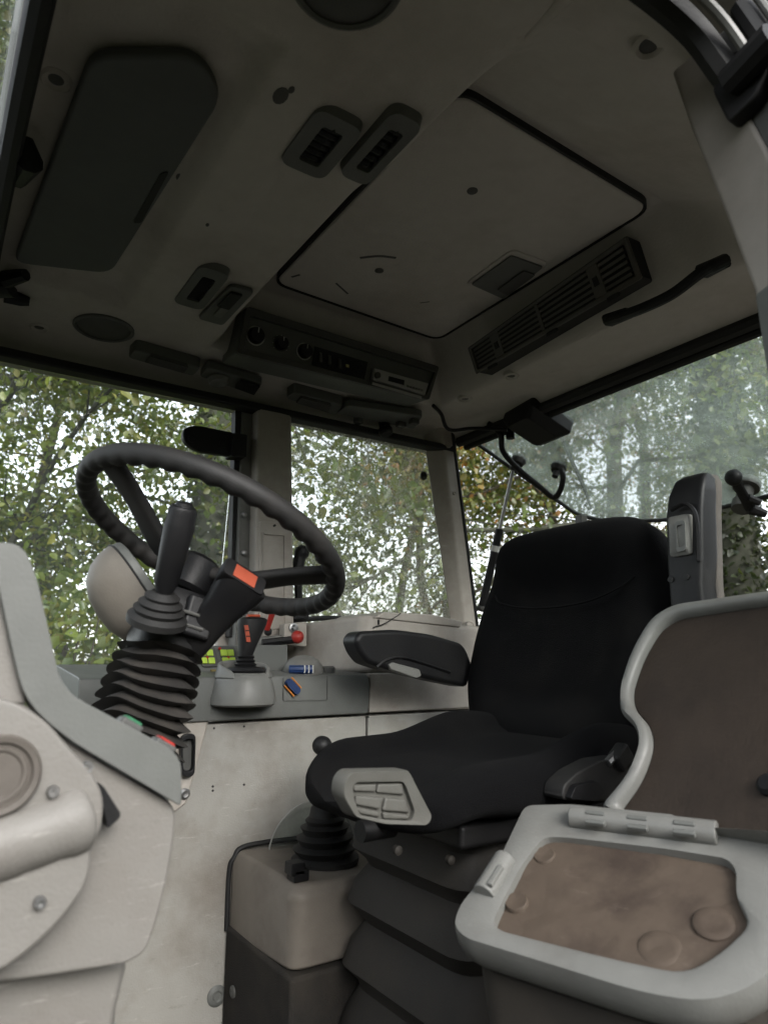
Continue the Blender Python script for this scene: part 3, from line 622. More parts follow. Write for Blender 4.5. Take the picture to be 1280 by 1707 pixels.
# black door hinge on the far door glass
dh = thing('glass_hinge', at(360, 735, Y=1.60), 'black rounded hinge clamped on the far door glass', 'hinge')
hy = 1.585
hpnts = [at(306, 735, Y=hy), at(306, 712, Y=hy), at(330, 708, Y=hy), at(405, 724, Y=hy), at(402, 762, Y=hy), at(330, 752, Y=hy)]
bm = newbm(); prism(bm, rounded(hpnts, .03, 5), (0, .022, 0)); obj('plate', bm, BLACK, dh, bevel=.005, seg=3)
bm = newbm(); prism(bm, rounded([at(388, 721, Y=hy - .012), at(413, 724, Y=hy - .012), at(412, 762, Y=hy - .012), at(386, 760, Y=hy - .012)], .006), (0, .045, 0)); obj('knuckle', bm, BLACK, dh, bevel=.003)
for x, y in ((320, 731), (372, 740)):
    bm = newbm(); lathe(bm, at(x, y, Y=hy), (0, -1, 0), [(.010, -.002), (.010, .003), (.004, .006), (.0005, .006)], 14); obj('bolt', bm, BLACK, dh)
# side window lever seen against the pane
sl_ = thing('window_lever', at(505, 950, Y=1.62), 'black opening lever at the front edge of the side window', 'lever')
bm = newbm(); tube(bm, smoothpath([at(507, 912, Y=1.61), at(500, 930, Y=1.61), at(495, 955, Y=1.61)]), [.013, .016, .02, .02, .02, .018, .016, .016, .016, .016, .015, .015, .015], 10); obj('grip', bm, BLACK, sl_)
bm = newbm(); tube(bm, [at(496, 940, Y=1.625), at(499, 1030, Y=1.64)], .011, 8); obj('stem', bm, BLACK, sl_)
bm = newbm(); prism(bm, [at(490, 1010, Y=1.62), at(516, 1010, Y=1.62), at(516, 1030, Y=1.62), at(490, 1034, Y=1.62)], (0, .03, 0)); obj('base', bm, BLACK, sl_, bevel=.003)
bm = newbm(); lathe(bm, at(706, 792, Y=1.60), (-.6, -.8, 0), [(.001, -.02), (.011, -.02), (.011, .004), (.007, .010), (.0005, .010)], 12)
obj('window_stud', bm, BLACK, label='small black stud on the side window beside the corner pillar', cat='stud')
# ------------------------------------------------------------------ far side console
CY = 1.34                                   # face of the grey control band
def F(px, py, y=CY): return at(px, py, Y=y)
sp_ = thing('side_console', (.75, 1.4, FLOOR_Z), 'beige side panels with a grey control band along the far wall', 'console')
bm = newbm(); pts = [V(.30, 1.352, FLOOR_Z), V(.864, 1.352, FLOOR_Z), V(.864, 1.352, -.124), V(.30, 1.352, -.124)]
prism(bm, pts, (0, .05, 0)); obj('front_panel', bm, PANEL, sp_, bevel=.004)
bm = newbm(); prism(bm, [V(.869, 1.352, FLOOR_Z), V(1.46, 1.352, FLOOR_Z), V(1.46, 1.352, -.124), V(.869, 1.352, -.124)], (0, .05, 0)); obj('rear_panel', bm, PANEL, sp_, bevel=.004)
bm = newbm(); prism(bm, [V(.869, 1.347, -.118), V(1.46, 1.347, -.118), V(1.46, 1.347, -.030), V(.869, 1.347, -.030)], (0, .06, 0)); obj('upper_panel', bm, BEIGE, sp_, bevel=.004)
# front cover with a slanting edge, grab slot and screw
bm = newbm(); fc = [at(352, 1193, Y=1.347), at(312, 1340, Y=1.347), at(290, 1356, Y=1.347), at(200, 1356, Y=1.347), at(240, 1193, Y=1.347)]
prism(bm, fc, (0, .03, 0)); obj('front_cover', bm, BEIGE, sp_, bevel=.005)
bm = newbm(); o = rounded([at(300, 1228, Y=1.343), at(322, 1224, Y=1.343), at(320, 1290, Y=1.343), at(300, 1290, Y=1.343)], .012); ringfr(bm, inset(o, 1.12), inset(o, .82), (0, -.014, 0)); obj('grab_rim', bm, BLACK, sp_, bevel=.003)
bm = newbm(); prism(bm, o, (0, .002, 0)); obj('grab_recess', bm, DGREY, sp_)
bm = newbm(); lathe(bm, at(308, 1323, Y=1.346), (0, -1, 0), [(.010, -.002), (.010, .003), (.006, .006), (.0005, .005)], 14); obj('screw', bm, STEEL, sp_)
for x, y in ((357, 1214), (407, 1211), (355, 1311), (407, 1308), (355, 1318), (614, 1195)):
    bm = newbm(); lathe(bm, at(x, y, Y=1.3515), (0, -1, 0), [(.0022, -.003), (.0022, .0008), (.0004, .0009)], 8); obj('pin_hole', bm, SEAL, sp_)
bm = newbm(); lathe(bm, at(361, 1660, Y=1.352), (0, -1, 0), [(.018, -.004), (.018, .002), (.014, .005), (.009, .0055), (.007, .003), (.0005, .003)], 20); obj('blanking_plug', bm, GREY, sp_)
# grey band: face, top, split line at x=610
bandz0, bandz1 = -.118, -.030
bm = newbm()
sec = [(CY, bandz0), (CY - .004, -.055), (CY + .004, -.034), (CY + .020, bandz1), (CY + .26, -.010), (CY + .26, bandz0)]
loft(bm, [[V(x, y, z) for y, z in sec] for x in (.25, .45, .65, .862)]); obj('control_band', bm, GREY, sp_, bevel=.003)
# switch panel sloping up at the front of the band
sq0 = V(.50, 1.46, .02); sqn = V(.10, -1, .75).normalized()
def SP(px, py, out=0.0): return onp(px, py, sq0 + sqn * out, sqn)
bm = newbm(); prism(bm, [SP(300, 1076), SP(480, 1074), SP(480, 1128), SP(300, 1122)], sqn * -.03); obj('switch_shelf', bm, GREY, sp_, bevel=.003)
for (x0, x1) in ((327, 362), (364, 395)):
    dx = x1 - x0
    pts = [SP(x0, 1079, .001), SP(x1 - 5, 1079, .001), SP(x1 + 4, 1112, .001), SP(x0 + 10, 1113, .001)]
    bm = newbm(); prism(bm, rounded(pts, .006), sqn * .004); kp = obj('keypad', bm, DGREY, sp_, bevel=.001)
    for i in range(2):
        for j in range(2):
            cx, cy = x0 + dx * (.30 + .36 * i) + j * 3 - 1, 1089 + j * 13
            bm = newbm(); prism(bm, rounded([SP(cx - 5.5, cy - 5, .005), SP(cx + 5, cy - 5, .005), SP(cx + 6.5, cy + 5, .005), SP(cx - 4, cy + 5, .005)], .0015), sqn * .003); obj('key', bm, BTN, kp, bevel=.0008)
    for (lx, ly) in ((x0 + 2, 1082), (x0 + dx * .52, 1097)):
        bm = newbm(); lathe(bm, SP(lx, ly, .005), sqn, [(.0032, 0), (.0032, .003), (.0004, .003)], 10); obj('indicator', bm, RED, kp)
bm = newbm(); tube(bm, [SP(352, 1119, .003), SP(362, 1119, .003)], .004, 8); obj('lock_tab', bm, pmat('brass', (.3, .24, .1), .4, metal=.6), sp_)
# storage box / far mudguard cover behind the band
fb = thing('mudguard_cover', (1.1, 1.5, -.1), 'beige far mudguard box below the dusty side window', 'mudguard')
bm = newbm()
zt = .100
# plan outline: front face then near face
top = [V(.852, 1.368, zt), V(.872, 1.348, zt + .004), V(1.145, 1.348, .085), V(1.40, 1.40, .08), V(1.46, 1.70, .08), V(.79, 1.70, .085)]
bot = [V(.852, 1.368, -.030), V(.872, 1.348, -.030), V(1.145, 1.348, -.030), V(1.40, 1.40, -.03), V(1.46, 1.70, -.03), V(.79, 1.70, -.03)]
loft(bm, [bot, top]); obj('box', bm, BEIGE, fb, bevel=.012, seg=3)
bm = newbm(); prism(bm, [at(622, 1030, Y=1.344), at(768, 1046, Y=1.344), at(772, 1036, Y=1.344), at(722, 1024, Y=1.344), at(640, 1020, Y=1.344)], (0, .2, .0)); obj('lid', bm, BEIGE, fb, bevel=.004)
bm = newbm(); tube(bm, smoothpath([at(622, 1046, Y=1.344), at(640, 1040, Y=1.344), at(660, 1028, Y=1.344), at(668, 1022, Y=1.344)]), .0014, 6); obj('crack', bm, SEAL, fb)
bm = newbm(); box(bm, at(631, 1037, Y=1.345), (.003, .004, .012)); obj('nick', bm, SEAL, fb)
bm = newbm(); tube(bm, smoothpath([V(.795, 1.66, .098), V(.95, 1.655, .112), V(1.2, 1.655, .108), V(1.42, 1.655, .10)]), .007, 8); obj('sill_seal', bm, SEAL, fb)
bm = newbm(); lathe(bm, at(783, 1042, Y=1.60), (-.3, -1, 0), [(.012, -.02), (.012, .004), (.010, .006), (.008, .004), (.0005, .004)], 16); obj('plug', bm, BEIGE, fb)
# joystick on a round pod
jp = at(415, 1150, Y=1.30)
js = thing('control_lever', jp + V(0, 0, -.06), 'black joystick with an orange stripe on a round grey pod', 'joystick')
c0 = V(at(416, 1172, Y=1.30).x, 1.335, 0)
zb, ztp = at(416, 1176, Y=1.27).z, at(416, 1112, Y=1.27).z
rings = []
for k, (rr, z) in enumerate([(.060, zb - .004), (.066, zb), (.066, zb + .012), (.062, zb + .03), (.058, zb + .045), (.052, zb + .055), (.044, zb + .060)]):
    rings.append([c0 + V(math.cos(t) * rr, math.sin(t) * rr * 1.0, z) for t in [2 * math.pi * q / 36 for q in range(36)]])
bm = newbm(); loft(bm, rings); obj('pod', bm, GREYL, js, ang=40)
rings = []
for t0_, hgt in [(i / 24, 0) for i in range(25)]:
    an = R(-50) + R(280) * t0_; hh_ = .030 * math.sin(math.pi * t0_) ** .6
    cc = c0 + V(math.cos(an) * .050, math.sin(an) * .050, 0)
    d_ = V(math.cos(an), math.sin(an), 0)
    rings.append([cc + d_ * .008 + V(0, 0, zb + .050), cc + d_ * .001 + V(0, 0, zb + .056 + hh_), cc - d_ * .006 + V(0, 0, zb + .054 + hh_), cc - d_ * .006 + V(0, 0, zb + .048)])
bm = newbm(); loft(bm, rings); obj('pod_collar', bm, GREYL, js, bevel=.003)
zc = zb + .060
bm = newbm(); lathe(bm, V(c0.x, c0.y - .008, zc), (0, 0, 1), [(.038, 0), (.040, .004), (.036, .010), (.020, .013), (.022, .017), (.017, .020), (.020, .024), (.015, .028), (.018, .032), (.013, .035), (.0005, .035)], 24); obj('boot', bm, BLACK, js)
jb = V(c0.x - .002, c0.y - .008, zc + .030); jt = V(at(424, 1026, Y=1.32).x, 1.325, at(424, 1030, Y=1.325).z)
ja = V(1, 0, 0); jbv = V(0, 1, 0)
bm = newbm(); rr_ = [(0, .013, .013), (.25, .017, .017), (.55, .023, .020), (.82, .029, .022), (.95, .030, .022), (1.0, .024, .017), (1.02, .010, .008)]
loft(bm, [supring(jb.lerp(jt, t), ja, jbv, a, b, .75, 20) for t, a, b in rr_]); gp = obj('grip', bm, BLACK, js)
bm = newbm(); sp0 = [at(408, 1042, Y=jt.y - .0225), at(414, 1042, Y=jt.y - .0225), at(418, 1070, Y=jt.y - .0205), at(412, 1070, Y=jt.y - .0205)]
prism(bm, sp0, (0, .004, 0)); obj('stripe', bm, ORANGE, gp)
for k in range(1, 3):
    a, b = sp0[0].lerp(sp0[3], k / 3), sp0[1].lerp(sp0[2], k / 3); bm = newbm(); tube(bm, [a + V(0, -.0004, 0), b + V(0, -.0004, 0)], .0011, 6); obj('stripe_gap', bm, BLACK, gp)
bm = newbm(); tube(bm, [jt + V(-.014, -.002, .003), jt + V(.012, -.002, .004)], [.007, .007], 8, flat=.5); obj('top_button', bm, ORANGE, gp)
# rotary dome with blue switches
dm = thing('rotary_dial', at(505, 1120, Y=1.38), 'grey half dome dial with a blue thumb wheel on the band', 'dial')
dc = V(at(507, 1124, Y=1.39).x, 1.395, -.030)
bm = newbm(); lathe(bm, dc, (0, 0, 1), [(.046, -.004), (.046, .004), (.042, .018), (.033, .030), (.018, .038), (.0005, .040)], 28); obj('dome', bm, GREYL, dm)
bm = newbm(); rings = []
tube(bm, [dc + V(-.044, -.022, .009), dc + V(-.02, -.041, .009), dc + V(-.002, -.045, .009)], .0095, 10); obj('thumb_wheel', bm, BLUE, dm)
for k in range(3):
    bm = newbm(); q = dc + V(-.022 + k * .009, -.049 - k * .002, .010); box(bm, q, (.002, .003, .016)); obj('wheel_rib', bm, MARK, dm)
bm = newbm(); lathe(bm, at(546, 1117, Y=1.385) * 1.0, (0, 0, 1), [(.017, -.01), (.017, .006), (.012, .009), (.0005, .009)], 18); obj('end_button', bm, DGREY, dm)
# framed blue rocker on the band face
rs = thing('rocker_switch', F(489, 1145), 'blue rocker switch framed by amber lines on the grey band', 'switch')
bm = newbm(); ro = rounded([F(472, 1128, 1.3345), F(546, 1126, 1.3345), F(546, 1167, 1.3345), F(472, 1168, 1.3345)], .003); ringfr(bm, ro, inset(ro, .975), (0, -.001, 0)); obj('outline', bm, DGREY, rs)
ctr = F(489, 1145, 1.330); u_, v_ = V(.72, 0, -.69), V(.69, 0, .72)
bm = newbm(); loft(bm, [supring(ctr + V(0, .006, 0), v_, u_, .009, .020, .6, 20), supring(ctr - V(0, .004, 0), v_, u_, .008, .018, .6, 20)]); obj('button', bm, BLUE, rs)
for s in (-1, 1):
    bm = newbm(); tube(bm, [ctr + v_ * (.0115 * s) + u_ * -.016 + V(0, .002, 0), ctr + v_ * (.0115 * s) + u_ * .016 + V(0, .002, 0)], .0018, 6); obj('amber_edge', bm, BAND, rs)
# small red levers on their white bracket
rl = thing('red_levers', at(470, 1070, Y=1.56), 'pair of small red knobbed levers on a white bracket by the pillar', 'lever')
bm = newbm(); prism(bm, rounded([at(474, 1040, Y=1.545), at(512, 1036, Y=1.545), at(512, 1078, Y=1.545), at(474, 1076, Y=1.545)], .006), (0, .03, 0)); obj('bracket', bm, BEIGE, rl, bevel=.003)
bm = newbm(); lathe(bm, at(489, 1047, Y=1.544), (0, -1, 0), [(.012, -.002), (.012, .003), (.008, .004), (.004, .009), (.0005, .009)], 16); obj('bolt', bm, STEEL, rl)
bm = newbm(); tube(bm, [at(437, 1072, Y=1.53), at(492, 1066, Y=1.515)], .009, 8); obj('rod', bm, BLACK, rl)
bm = newbm(); ball(bm, at(496, 1062, Y=1.51), .016); obj('knob', bm, RED, rl)
bm = newbm(); tube(bm, [at(445, 1050, Y=1.54), at(456, 1017, Y=1.52)], [.008, .009], 8, flat=.6); obj('tab', bm, RED, rl)
bm = newbm(); ball(bm, at(447, 1053, Y=1.55), .010); obj('slot', bm, SEAL, rl)
bm = newbm(); prism(bm, [at(424, 1062, Y=1.56), at(476, 1058, Y=1.56), at(476, 1082, Y=1.56), at(424, 1084, Y=1.56)], (0, .02, 0)); obj('base', bm, GREYL, rl, bevel=.003)

# range lever box with boot and knob
gb = thing('gear_lever', (.62, 1.15, FLOOR_Z), 'black ball gear lever with ribbed boot on a beige floor box', 'gear lever')
gx0, gy0, gzt = .556, 1.086, -.362
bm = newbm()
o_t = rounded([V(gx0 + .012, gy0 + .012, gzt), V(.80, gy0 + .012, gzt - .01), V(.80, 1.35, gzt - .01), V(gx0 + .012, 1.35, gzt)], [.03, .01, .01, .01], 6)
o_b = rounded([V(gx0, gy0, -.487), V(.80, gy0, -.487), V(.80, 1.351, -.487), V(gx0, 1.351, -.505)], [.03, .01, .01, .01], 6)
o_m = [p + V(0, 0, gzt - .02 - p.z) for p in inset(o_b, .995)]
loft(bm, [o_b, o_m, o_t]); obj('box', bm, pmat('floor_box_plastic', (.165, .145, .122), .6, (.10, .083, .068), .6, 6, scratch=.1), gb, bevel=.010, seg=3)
bm = newbm(); tube(bm, smoothpath([V(gx0 - .004, 1.349, -.50), V(gx0 - .004, 1.349, -.40), V(gx0 + .004, 1.347, gzt - .012), V(gx0 + .03, 1.347, gzt + .006), V(.72, 1.347, gzt + .004)]), .005, 8); obj('edge_seal', bm, SEAL, gb)
bm = newbm(); bx(bm, gx0 - .006, .82, gy0 - .01, 1.3515, FLOOR_Z, -.490); obj('plinth', bm, CARPET, gb, bevel=.008)
for (x, y, z) in ((gx0 - .006, 1.30, -.585), (gx0 - .006, 1.30, -.65)):
    bm = newbm(); lathe(bm, (x, y, z), (-1, 0, 0), [(.010, -.002), (.010, .003), (.006, .005), (.0005, .004)], 12); obj('screw', bm, DGREY, gb)
lb = V(at(546, 1452, Y=1.19).x, 1.20, gzt - .004)
prof = [(.062, 0), (.063, .008), (.050, .014), (.056, .020), (.060, .026), (.046, .032), (.050, .038), (.053, .044), (.040, .050), (.042, .056), (.046, .062), (.034, .067), (.037, .074), (.030, .080), (.026, .096), (.018, .104), (.0005, .104)]
bm = newbm(); lathe(bm, lb, (-.02, 0, 1), prof, 26); obj('boot', bm, RUBBER, gb, ang=25)
kn = at(537, 1243, Y=1.19)
bm = newbm(); tube(bm, [lb + V(0, 0, .095), lb + V(-.001, 0, .14), kn], [.010, .009, .007], 8); obj('rod', bm, DGREY, gb)
bm = newbm(); ball(bm, kn, .019, (1, 1, .95), 20); obj('knob', bm, BLACK, gb)
for px, py, s in ((492, 1442, .020), (497, 1452, .022)):
    bm = newbm(); q = at(px, py, Y=1.12); box(bm, q + V(0, 0, -.004), (s * 1.3, .03, .020)); obj('clip', bm, BLACK, gb, bevel=.003)
cdc = at(521, 1420, Y=1.325); cdr = .098
cd_ = thing('clear_disc', cdc - V(0, 0, cdr), 'clear round plastic disc standing behind the gear lever boot', 'disc')
bm = newbm(); lathe(bm, cdc, (0, -1, 0), [(cdr, -.001), (cdr, .001)], 48); obj('pane', bm, GL_CLEAN, cd_, smooth=False)
bm = newbm(); rp_ = [cdc + V(math.cos(t) * cdr, 0, math.sin(t) * cdr) for t in [2 * math.pi * k / 48 for k in range(49)]]; tube(bm, rp_, .0016, 6, up=(0, 1, 0)); obj('edge', bm, pmat('clear_edge', (.28, .28, .26), .3), cd_)

# ------------------------------------------------------------------ steering wheel
WC = V(.337, .943, .168); wn = V(.4416, .0997, .8917).normalized(); WR = .190
wa = wn.cross(V(0, 1, 0)).normalized(); wb = wn.cross(wa)
st = thing('steering_wheel', WC - wn * .06, 'black three spoke steering wheel with finger grips', 'steering wheel')
rings = []; NS = 240
for i in range(NS):
    t = 2 * math.pi * i / NS; d = wa * math.cos(t) + wb * math.sin(t)
    ring = []
    for k in range(16):
        p = 2 * math.pi * k / 16; cx, cz = math.cos(p), math.sin(p)
        g = .0017 * math.cos(t * 44) * max(0, -cz * .8 - cx * .6)
        rr = .0135 + g; ring.append(WC + d * (WR + cx * rr) + wn * (cz * rr * 1.08))
    rings.append(ring)
bm = newbm(); loft(bm, rings, loop=True); obj('rim', bm, RUBBER, st, ang=80)
def wang(px, py):
    v = onp(px, py, WC, wn) - WC; return math.atan2(v.dot(wb), v.dot(wa))
hub = WC - wn * .055
a1, a2 = wang(192, 772), wang(556, 958)
a3 = (a1 + a2) / 2 + (math.pi if abs(a1 - a2) < math.pi else 0)
for an in (a1, a2, a3):
    d = wa * math.cos(an) + wb * math.sin(an); s = wn.cross(d)
    P = [hub + d * .03, hub + d * .07 + wn * .006, hub + d * .13 + wn * .034, WC + d * (WR - .004)]
    W = [.022, .020, .0175, .020]; T = [.011, .010, .009, .009]
    bm = newbm(); loft(bm, [supring(p, s, wn, a, b, .6, 14) for p, a, b in zip(smoothpath(P, 4), np.interp(np.linspace(0, 3, 13), range(4), W), np.interp(np.linspace(0, 3, 13), range(4), T))]); obj('spoke', bm, RUBBER, st, ang=60)
bm = newbm(); lathe(bm, hub, wn, [(.030, -.034), (.036, -.028), (.038, .0), (.036, .012), (.028, .019), (.0005, .021)], 28); obj('hub', bm, BLACK, st)

# steering column with boot, stalks and instrument pod
cl = thing('steering_column', at(245, 1225, Y=.90), 'black steering column with pleated rubber boot and stalks', 'steering column')
b0, b1 = at(212, 1268, Y=.915), at(268, 1084, Y=.935)
bax = (b1 - b0).normalized(); br_, bb_, _ = frame(bax, (0, 1, 0))
rings = []; NP = 9
for k in range(NP * 6 + 1):
    t = k / (NP * 6); ph = (k % 6) / 6; rip = abs(2 * ph - 1)          # 1 at crest
    w_ = .053 + .012 * (1 - t) - .018 * (1 - rip); dpt = .054 + .013 * (1 - t) - .018 * (1 - rip)
    sag = .010 * math.sin(k * .9)
    c = b0.lerp(b1, t) + bb_ * .0
    rg = supring(c, br_, bb_, w_, dpt, .62, 32)
    rg = [p + bax * (.004 * math.sin(3 * q * .196 + t * 6) - .004 * rip) for q, p in enumerate(rg)]
    rings.append(rg)
bm = newbm(); loft(bm, rings); obj('boot', bm, pmat('boot_rubber', (.022, .0205, .019), .6, (.06, .052, .044), .6, 18), cl, ang=70)
# housing between boot and hub
h0 = b1 - bax * .004; h1 = hub - wn * .030
hm = h0.lerp(h1, .5)
bm = newbm(); loft(bm, [supring(h0, br_, bb_, .040, .045, .45, 24), supring(h0.lerp(h1, .25), br_, bb_, .044, .048, .4, 24), supring(h0.lerp(h1, .65), br_, bb_, .043, .046, .4, 24), supring(h0.lerp(h1, .9), br_, bb_, .034, .036, .5, 24), supring(h1, wn.cross(V(0, 1, 0)).normalized(), wn.cross(wn.cross(V(0, 1, 0))).normalized(), .028, .028, .8, 24)]); obj('housing', bm, BLACK, cl, ang=40)
bm = newbm(); box(bm, at(330, 1030, Y=.885), (.040, .02, .055), (br_, bb_, bax)); obj('side_cover', bm, BLACK, cl, bevel=.005)
for py in (1020, 1042):
    bm = newbm(); tube(bm, [at(306, py - 2, Y=.872), at(338, py + 8, Y=.872)], .0022, 6); obj('cover_seam', bm, DGREY, cl)
# shuttle stalk pointing up towards the door
s0, s1 = at(268, 1008, Y=.868), at(309, 838, Y=.812)
sd_ = (s1 - s0); sl0 = sd_.normalized(); sa_, sb_, _ = frame(sl0, (0, 1, 0))
bm = newbm(); lathe(bm, s0 - sl0 * .018, sl0, [(.037, -.006), (.037, .002), (.030, .007), (.032, .012), (.0255, .016), (.0275, .020), (.0205, .025), (.022, .029), (.014, .035), (.0005, .035)], 24); obj('stalk_boot', bm, RUBBER, cl, ang=25)
bm = newbm(); loft(bm, [supring(s0 + sd_ * t, sa_, sb_, a, b, .8, 18) for t, a, b in ((0, .009, .009), (.12, .0095, .0095), (.22, .0145, .0135), (.5, .0165, .015), (.78, .0185, .0165), (.80, .0175, .0155), (.93, .017, .015), (.96, .0145, .013), (.965, .011, .010), (1.0, .0095, .0085), (1.005, .004, .004))]); sk = obj('shuttle_stalk', bm, BLACK, cl, ang=40)
# broad multi-function stalk with orange label
m0, m1 = at(318, 1075, Y=.905), at(408, 968, Y=.845)
md = (m1 - m0); ml_ = md.normalized(); ma_, mb_, _ = frame(ml_, (0, 1, 0))
bm = newbm(); loft(bm, [supring(m0 + md * t, ma_, mb_, a, b, .6, 20) for t, a, b in ((-.12, .022, .015), (.3, .023, .016), (.6, .026, .018), (.85, .032, .022), (1.0, .034, .023))]); ms = obj('function_stalk', bm, BLACK, cl, ang=50)
# its flat head carrying the label
lo = at(408, 962, Y=.832); lx = (at(440, 985, Y=.832) - at(376, 945, Y=.832)).normalized(); ln_ = V(-.30, -.78, .55).normalized(); ly = ln_.cross(lx).normalized(); ln_ = lx.cross(ly).normalized()
if ln_.y > 0: ln_ = -ln_; ly = -ly
def hd(a, b, c): return lo + lx * a + ly * b + ln_ * c
bm = newbm(); pr = rounded([hd(-.032, -.013, 0), hd(.032, -.013, 0), hd(.032, .014, 0), hd(-.032, .014, 0)], .007, 5); loft(bm, [[p - ln_ * .022 for p in inset(pr, .9)], [p - ln_ * .002 for p in pr], [p + ln_ * .002 for p in inset(pr, .95)]]); obj('stalk_head', bm, BLACK, ms, ang=50)
bm = newbm(); prism(bm, [hd(-.017, -.0095, .0022), hd(.016, -.0095, .0022), hd(.016, .0095, .0022), hd(-.017, .0095, .0022)], ln_ * .0008); obj('orange_label', bm, ORANGE, ms)
# instrument pod behind the column
ip = thing('instrument_pod', at(205, 1000, Y=1.02), 'beige domed instrument pod behind the steering column', 'instrument pod')
ic = at(218, 994, Y=1.00); inn = V(.80, -.12, .58).normalized(); ia, ib, _ = frame(inn, (0, 1, 0))
prof = [(.0, -.050, .02), (.35, -.047, 0), (.65, -.038, 0), (.86, -.022, 0), (.97, -.004, 0), (1.0, .012, 0)]
rings = []
for s, h, _ in prof: rings.append(supring(ic + inn * h, ia, ib, max(s, .01) * .076, max(s, .01) * .062, .78, 28))
bm = newbm(); loft(bm, rings, cap=True); obj('shell', bm, pmat('pod_plastic', (.145, .130, .110), .5, (.10, .088, .075), .4, 8), ip, ang=60)
bm = newbm(); ringfr(bm, supring(ic + inn * .013, ia, ib, .0745, .0605, .78, 28), supring(ic + inn * .013, ia, ib, .062, .050, .78, 28), inn * .012); obj('bezel', bm, GREY, ip, bevel=.002)
bm = newbm(); tube(bm, [p for p in supring(ic + inn * .0125, ia, ib, .0762, .0622, .78, 28)] + [supring(ic + inn * .0125, ia, ib, .0762, .0622, .78, 28)[0]], .0015, 6); obj('seam', bm, SEAL, ip)
bm = newbm(); loft(bm, [supring(ic + inn * .014, ia, ib, .062, .050, .78, 28), supring(ic + inn * .016, ia, ib, .060, .048, .78, 28)]); obj('dial_face', bm, BLACK, ip)
bm = newbm(); tube(bm, [ic - inn * .03, at(262, 1050, Y=.96)], [.02, .018], 10); obj('stem', bm, BLACK, ip)

# ------------------------------------------------------------------ dashboard side in the foreground
DY = .60
def Dp(px, py, y=DY): return at(px, py, Y=y)
ds = thing('dashboard', (.05, .9, FLOOR_Z), 'beige dashboard side with grey trim in the near left corner', 'dashboard')
trim = [Dp(-60, 903), Dp(38, 905), Dp(62, 960), Dp(100, 1130), Dp(122, 1160), Dp(285, 1248), Dp(303, 1270), Dp(303, 1345), Dp(180, 1272), Dp(112, 1232), Dp(42, 1170), Dp(20, 1080), Dp(-10, 940), Dp(-60, 935)]
tr = rounded(trim, [.01, .012, .03, .02, .02, .012, .010, .004, .02, .02, .02, .03, .02, .01], 4)
bm = newbm(); prism(bm, tr, (0, .035, 0)); obj('trim', bm, GREY, ds, bevel=.006, seg=3)
# rear return of the trim running across behind the column foot
bm = newbm(); e0, e1 = Dp(303, 1275), Dp(303, 1345)
prism(bm, [e0 + V(0, .036, -.006), e1 + V(0, .036, .006), e1 + V(-.012, .036, .006), e0 + V(-.012, .036, -.006)], (0, .50, 0)); obj('rear_trim', bm, GREY, ds, bevel=.003)
# upper left inner panel between trim and frame edge
bm = newbm(); prism(bm, [Dp(-80, 925, DY + .012), Dp(-8, 945, DY + .012), Dp(22, 1080, DY + .012), Dp(45, 1175, DY + .012), Dp(-80, 1175, DY + .012)], (0, .03, 0)); obj('upper_panel', bm, DASHB, ds, bevel=.003)
# main body
bo = [Dp(-120, 1160, DY + .012), Dp(45, 1172, DY + .012), Dp(112, 1234, DY + .012), Dp(296, 1344, DY + .012), Dp(288, 1430, DY + .012), Dp(265, 1530, DY + .012), Dp(245, 1588, DY + .012), Dp(212, 1608, DY + .012), Dp(60, 1632, DY + .012), Dp(-120, 1650, DY + .012)]
bm = newbm(); prism(bm, rounded(bo, [.01, .01, .01, .012, .03, .03, .016, .02, .02, .01], 4), (0, .60, 0)); obj('body', bm, DASHB, ds, bevel=.026, seg=6)
bm = newbm(); prism(bm, [Dp(-120, 1600, DY + .045), Dp(218, 1600, DY + .045), Dp(196, 1690, DY + .045), Dp(186, 1900, DY + .045), Dp(-120, 1900, DY + .045)], (0, .5, 0)); obj('foot', bm, DASHB, ds, bevel=.008)
# bolted cover with its bulging tube
co = [Dp(-120, 1150, .575), Dp(20, 1166, .575), Dp(75, 1198, .575), Dp(130, 1262, .575), Dp(152, 1282, .575), Dp(176, 1330, .575), Dp(170, 1385, .575), Dp(154, 1412, .575), Dp(150, 1470, .575), Dp(100, 1540, .575), Dp(20, 1612, .575), Dp(-120, 1680, .575)]
bm = newbm(); prism(bm, rounded(co, [.01, .02, .02, .02, .01, .02, .01, .008, .02, .03, .02, .01], 4), (0, .046, 0)); cv = obj('column_cover', bm, DASHB, ds, bevel=.018, seg=5)
tb = [Dp(-110, 1440, .588), Dp(-20, 1414, .586), Dp(45, 1394, .585), Dp(95, 1376, .585), Dp(122, 1366, .586), Dp(136, 1360, .588)]
bm = newbm(); tube(bm, smoothpath(tb, 5), [.026, .026, .026, .026, .026, .025, .025, .025, .025, .024, .024, .024, .024, .024, .024, .0245, .025, .0255, .026, .026, .026, .026, .0255, .024, .022, .019], 24); obj('bulge', bm, DASHB, cv, ang=60)
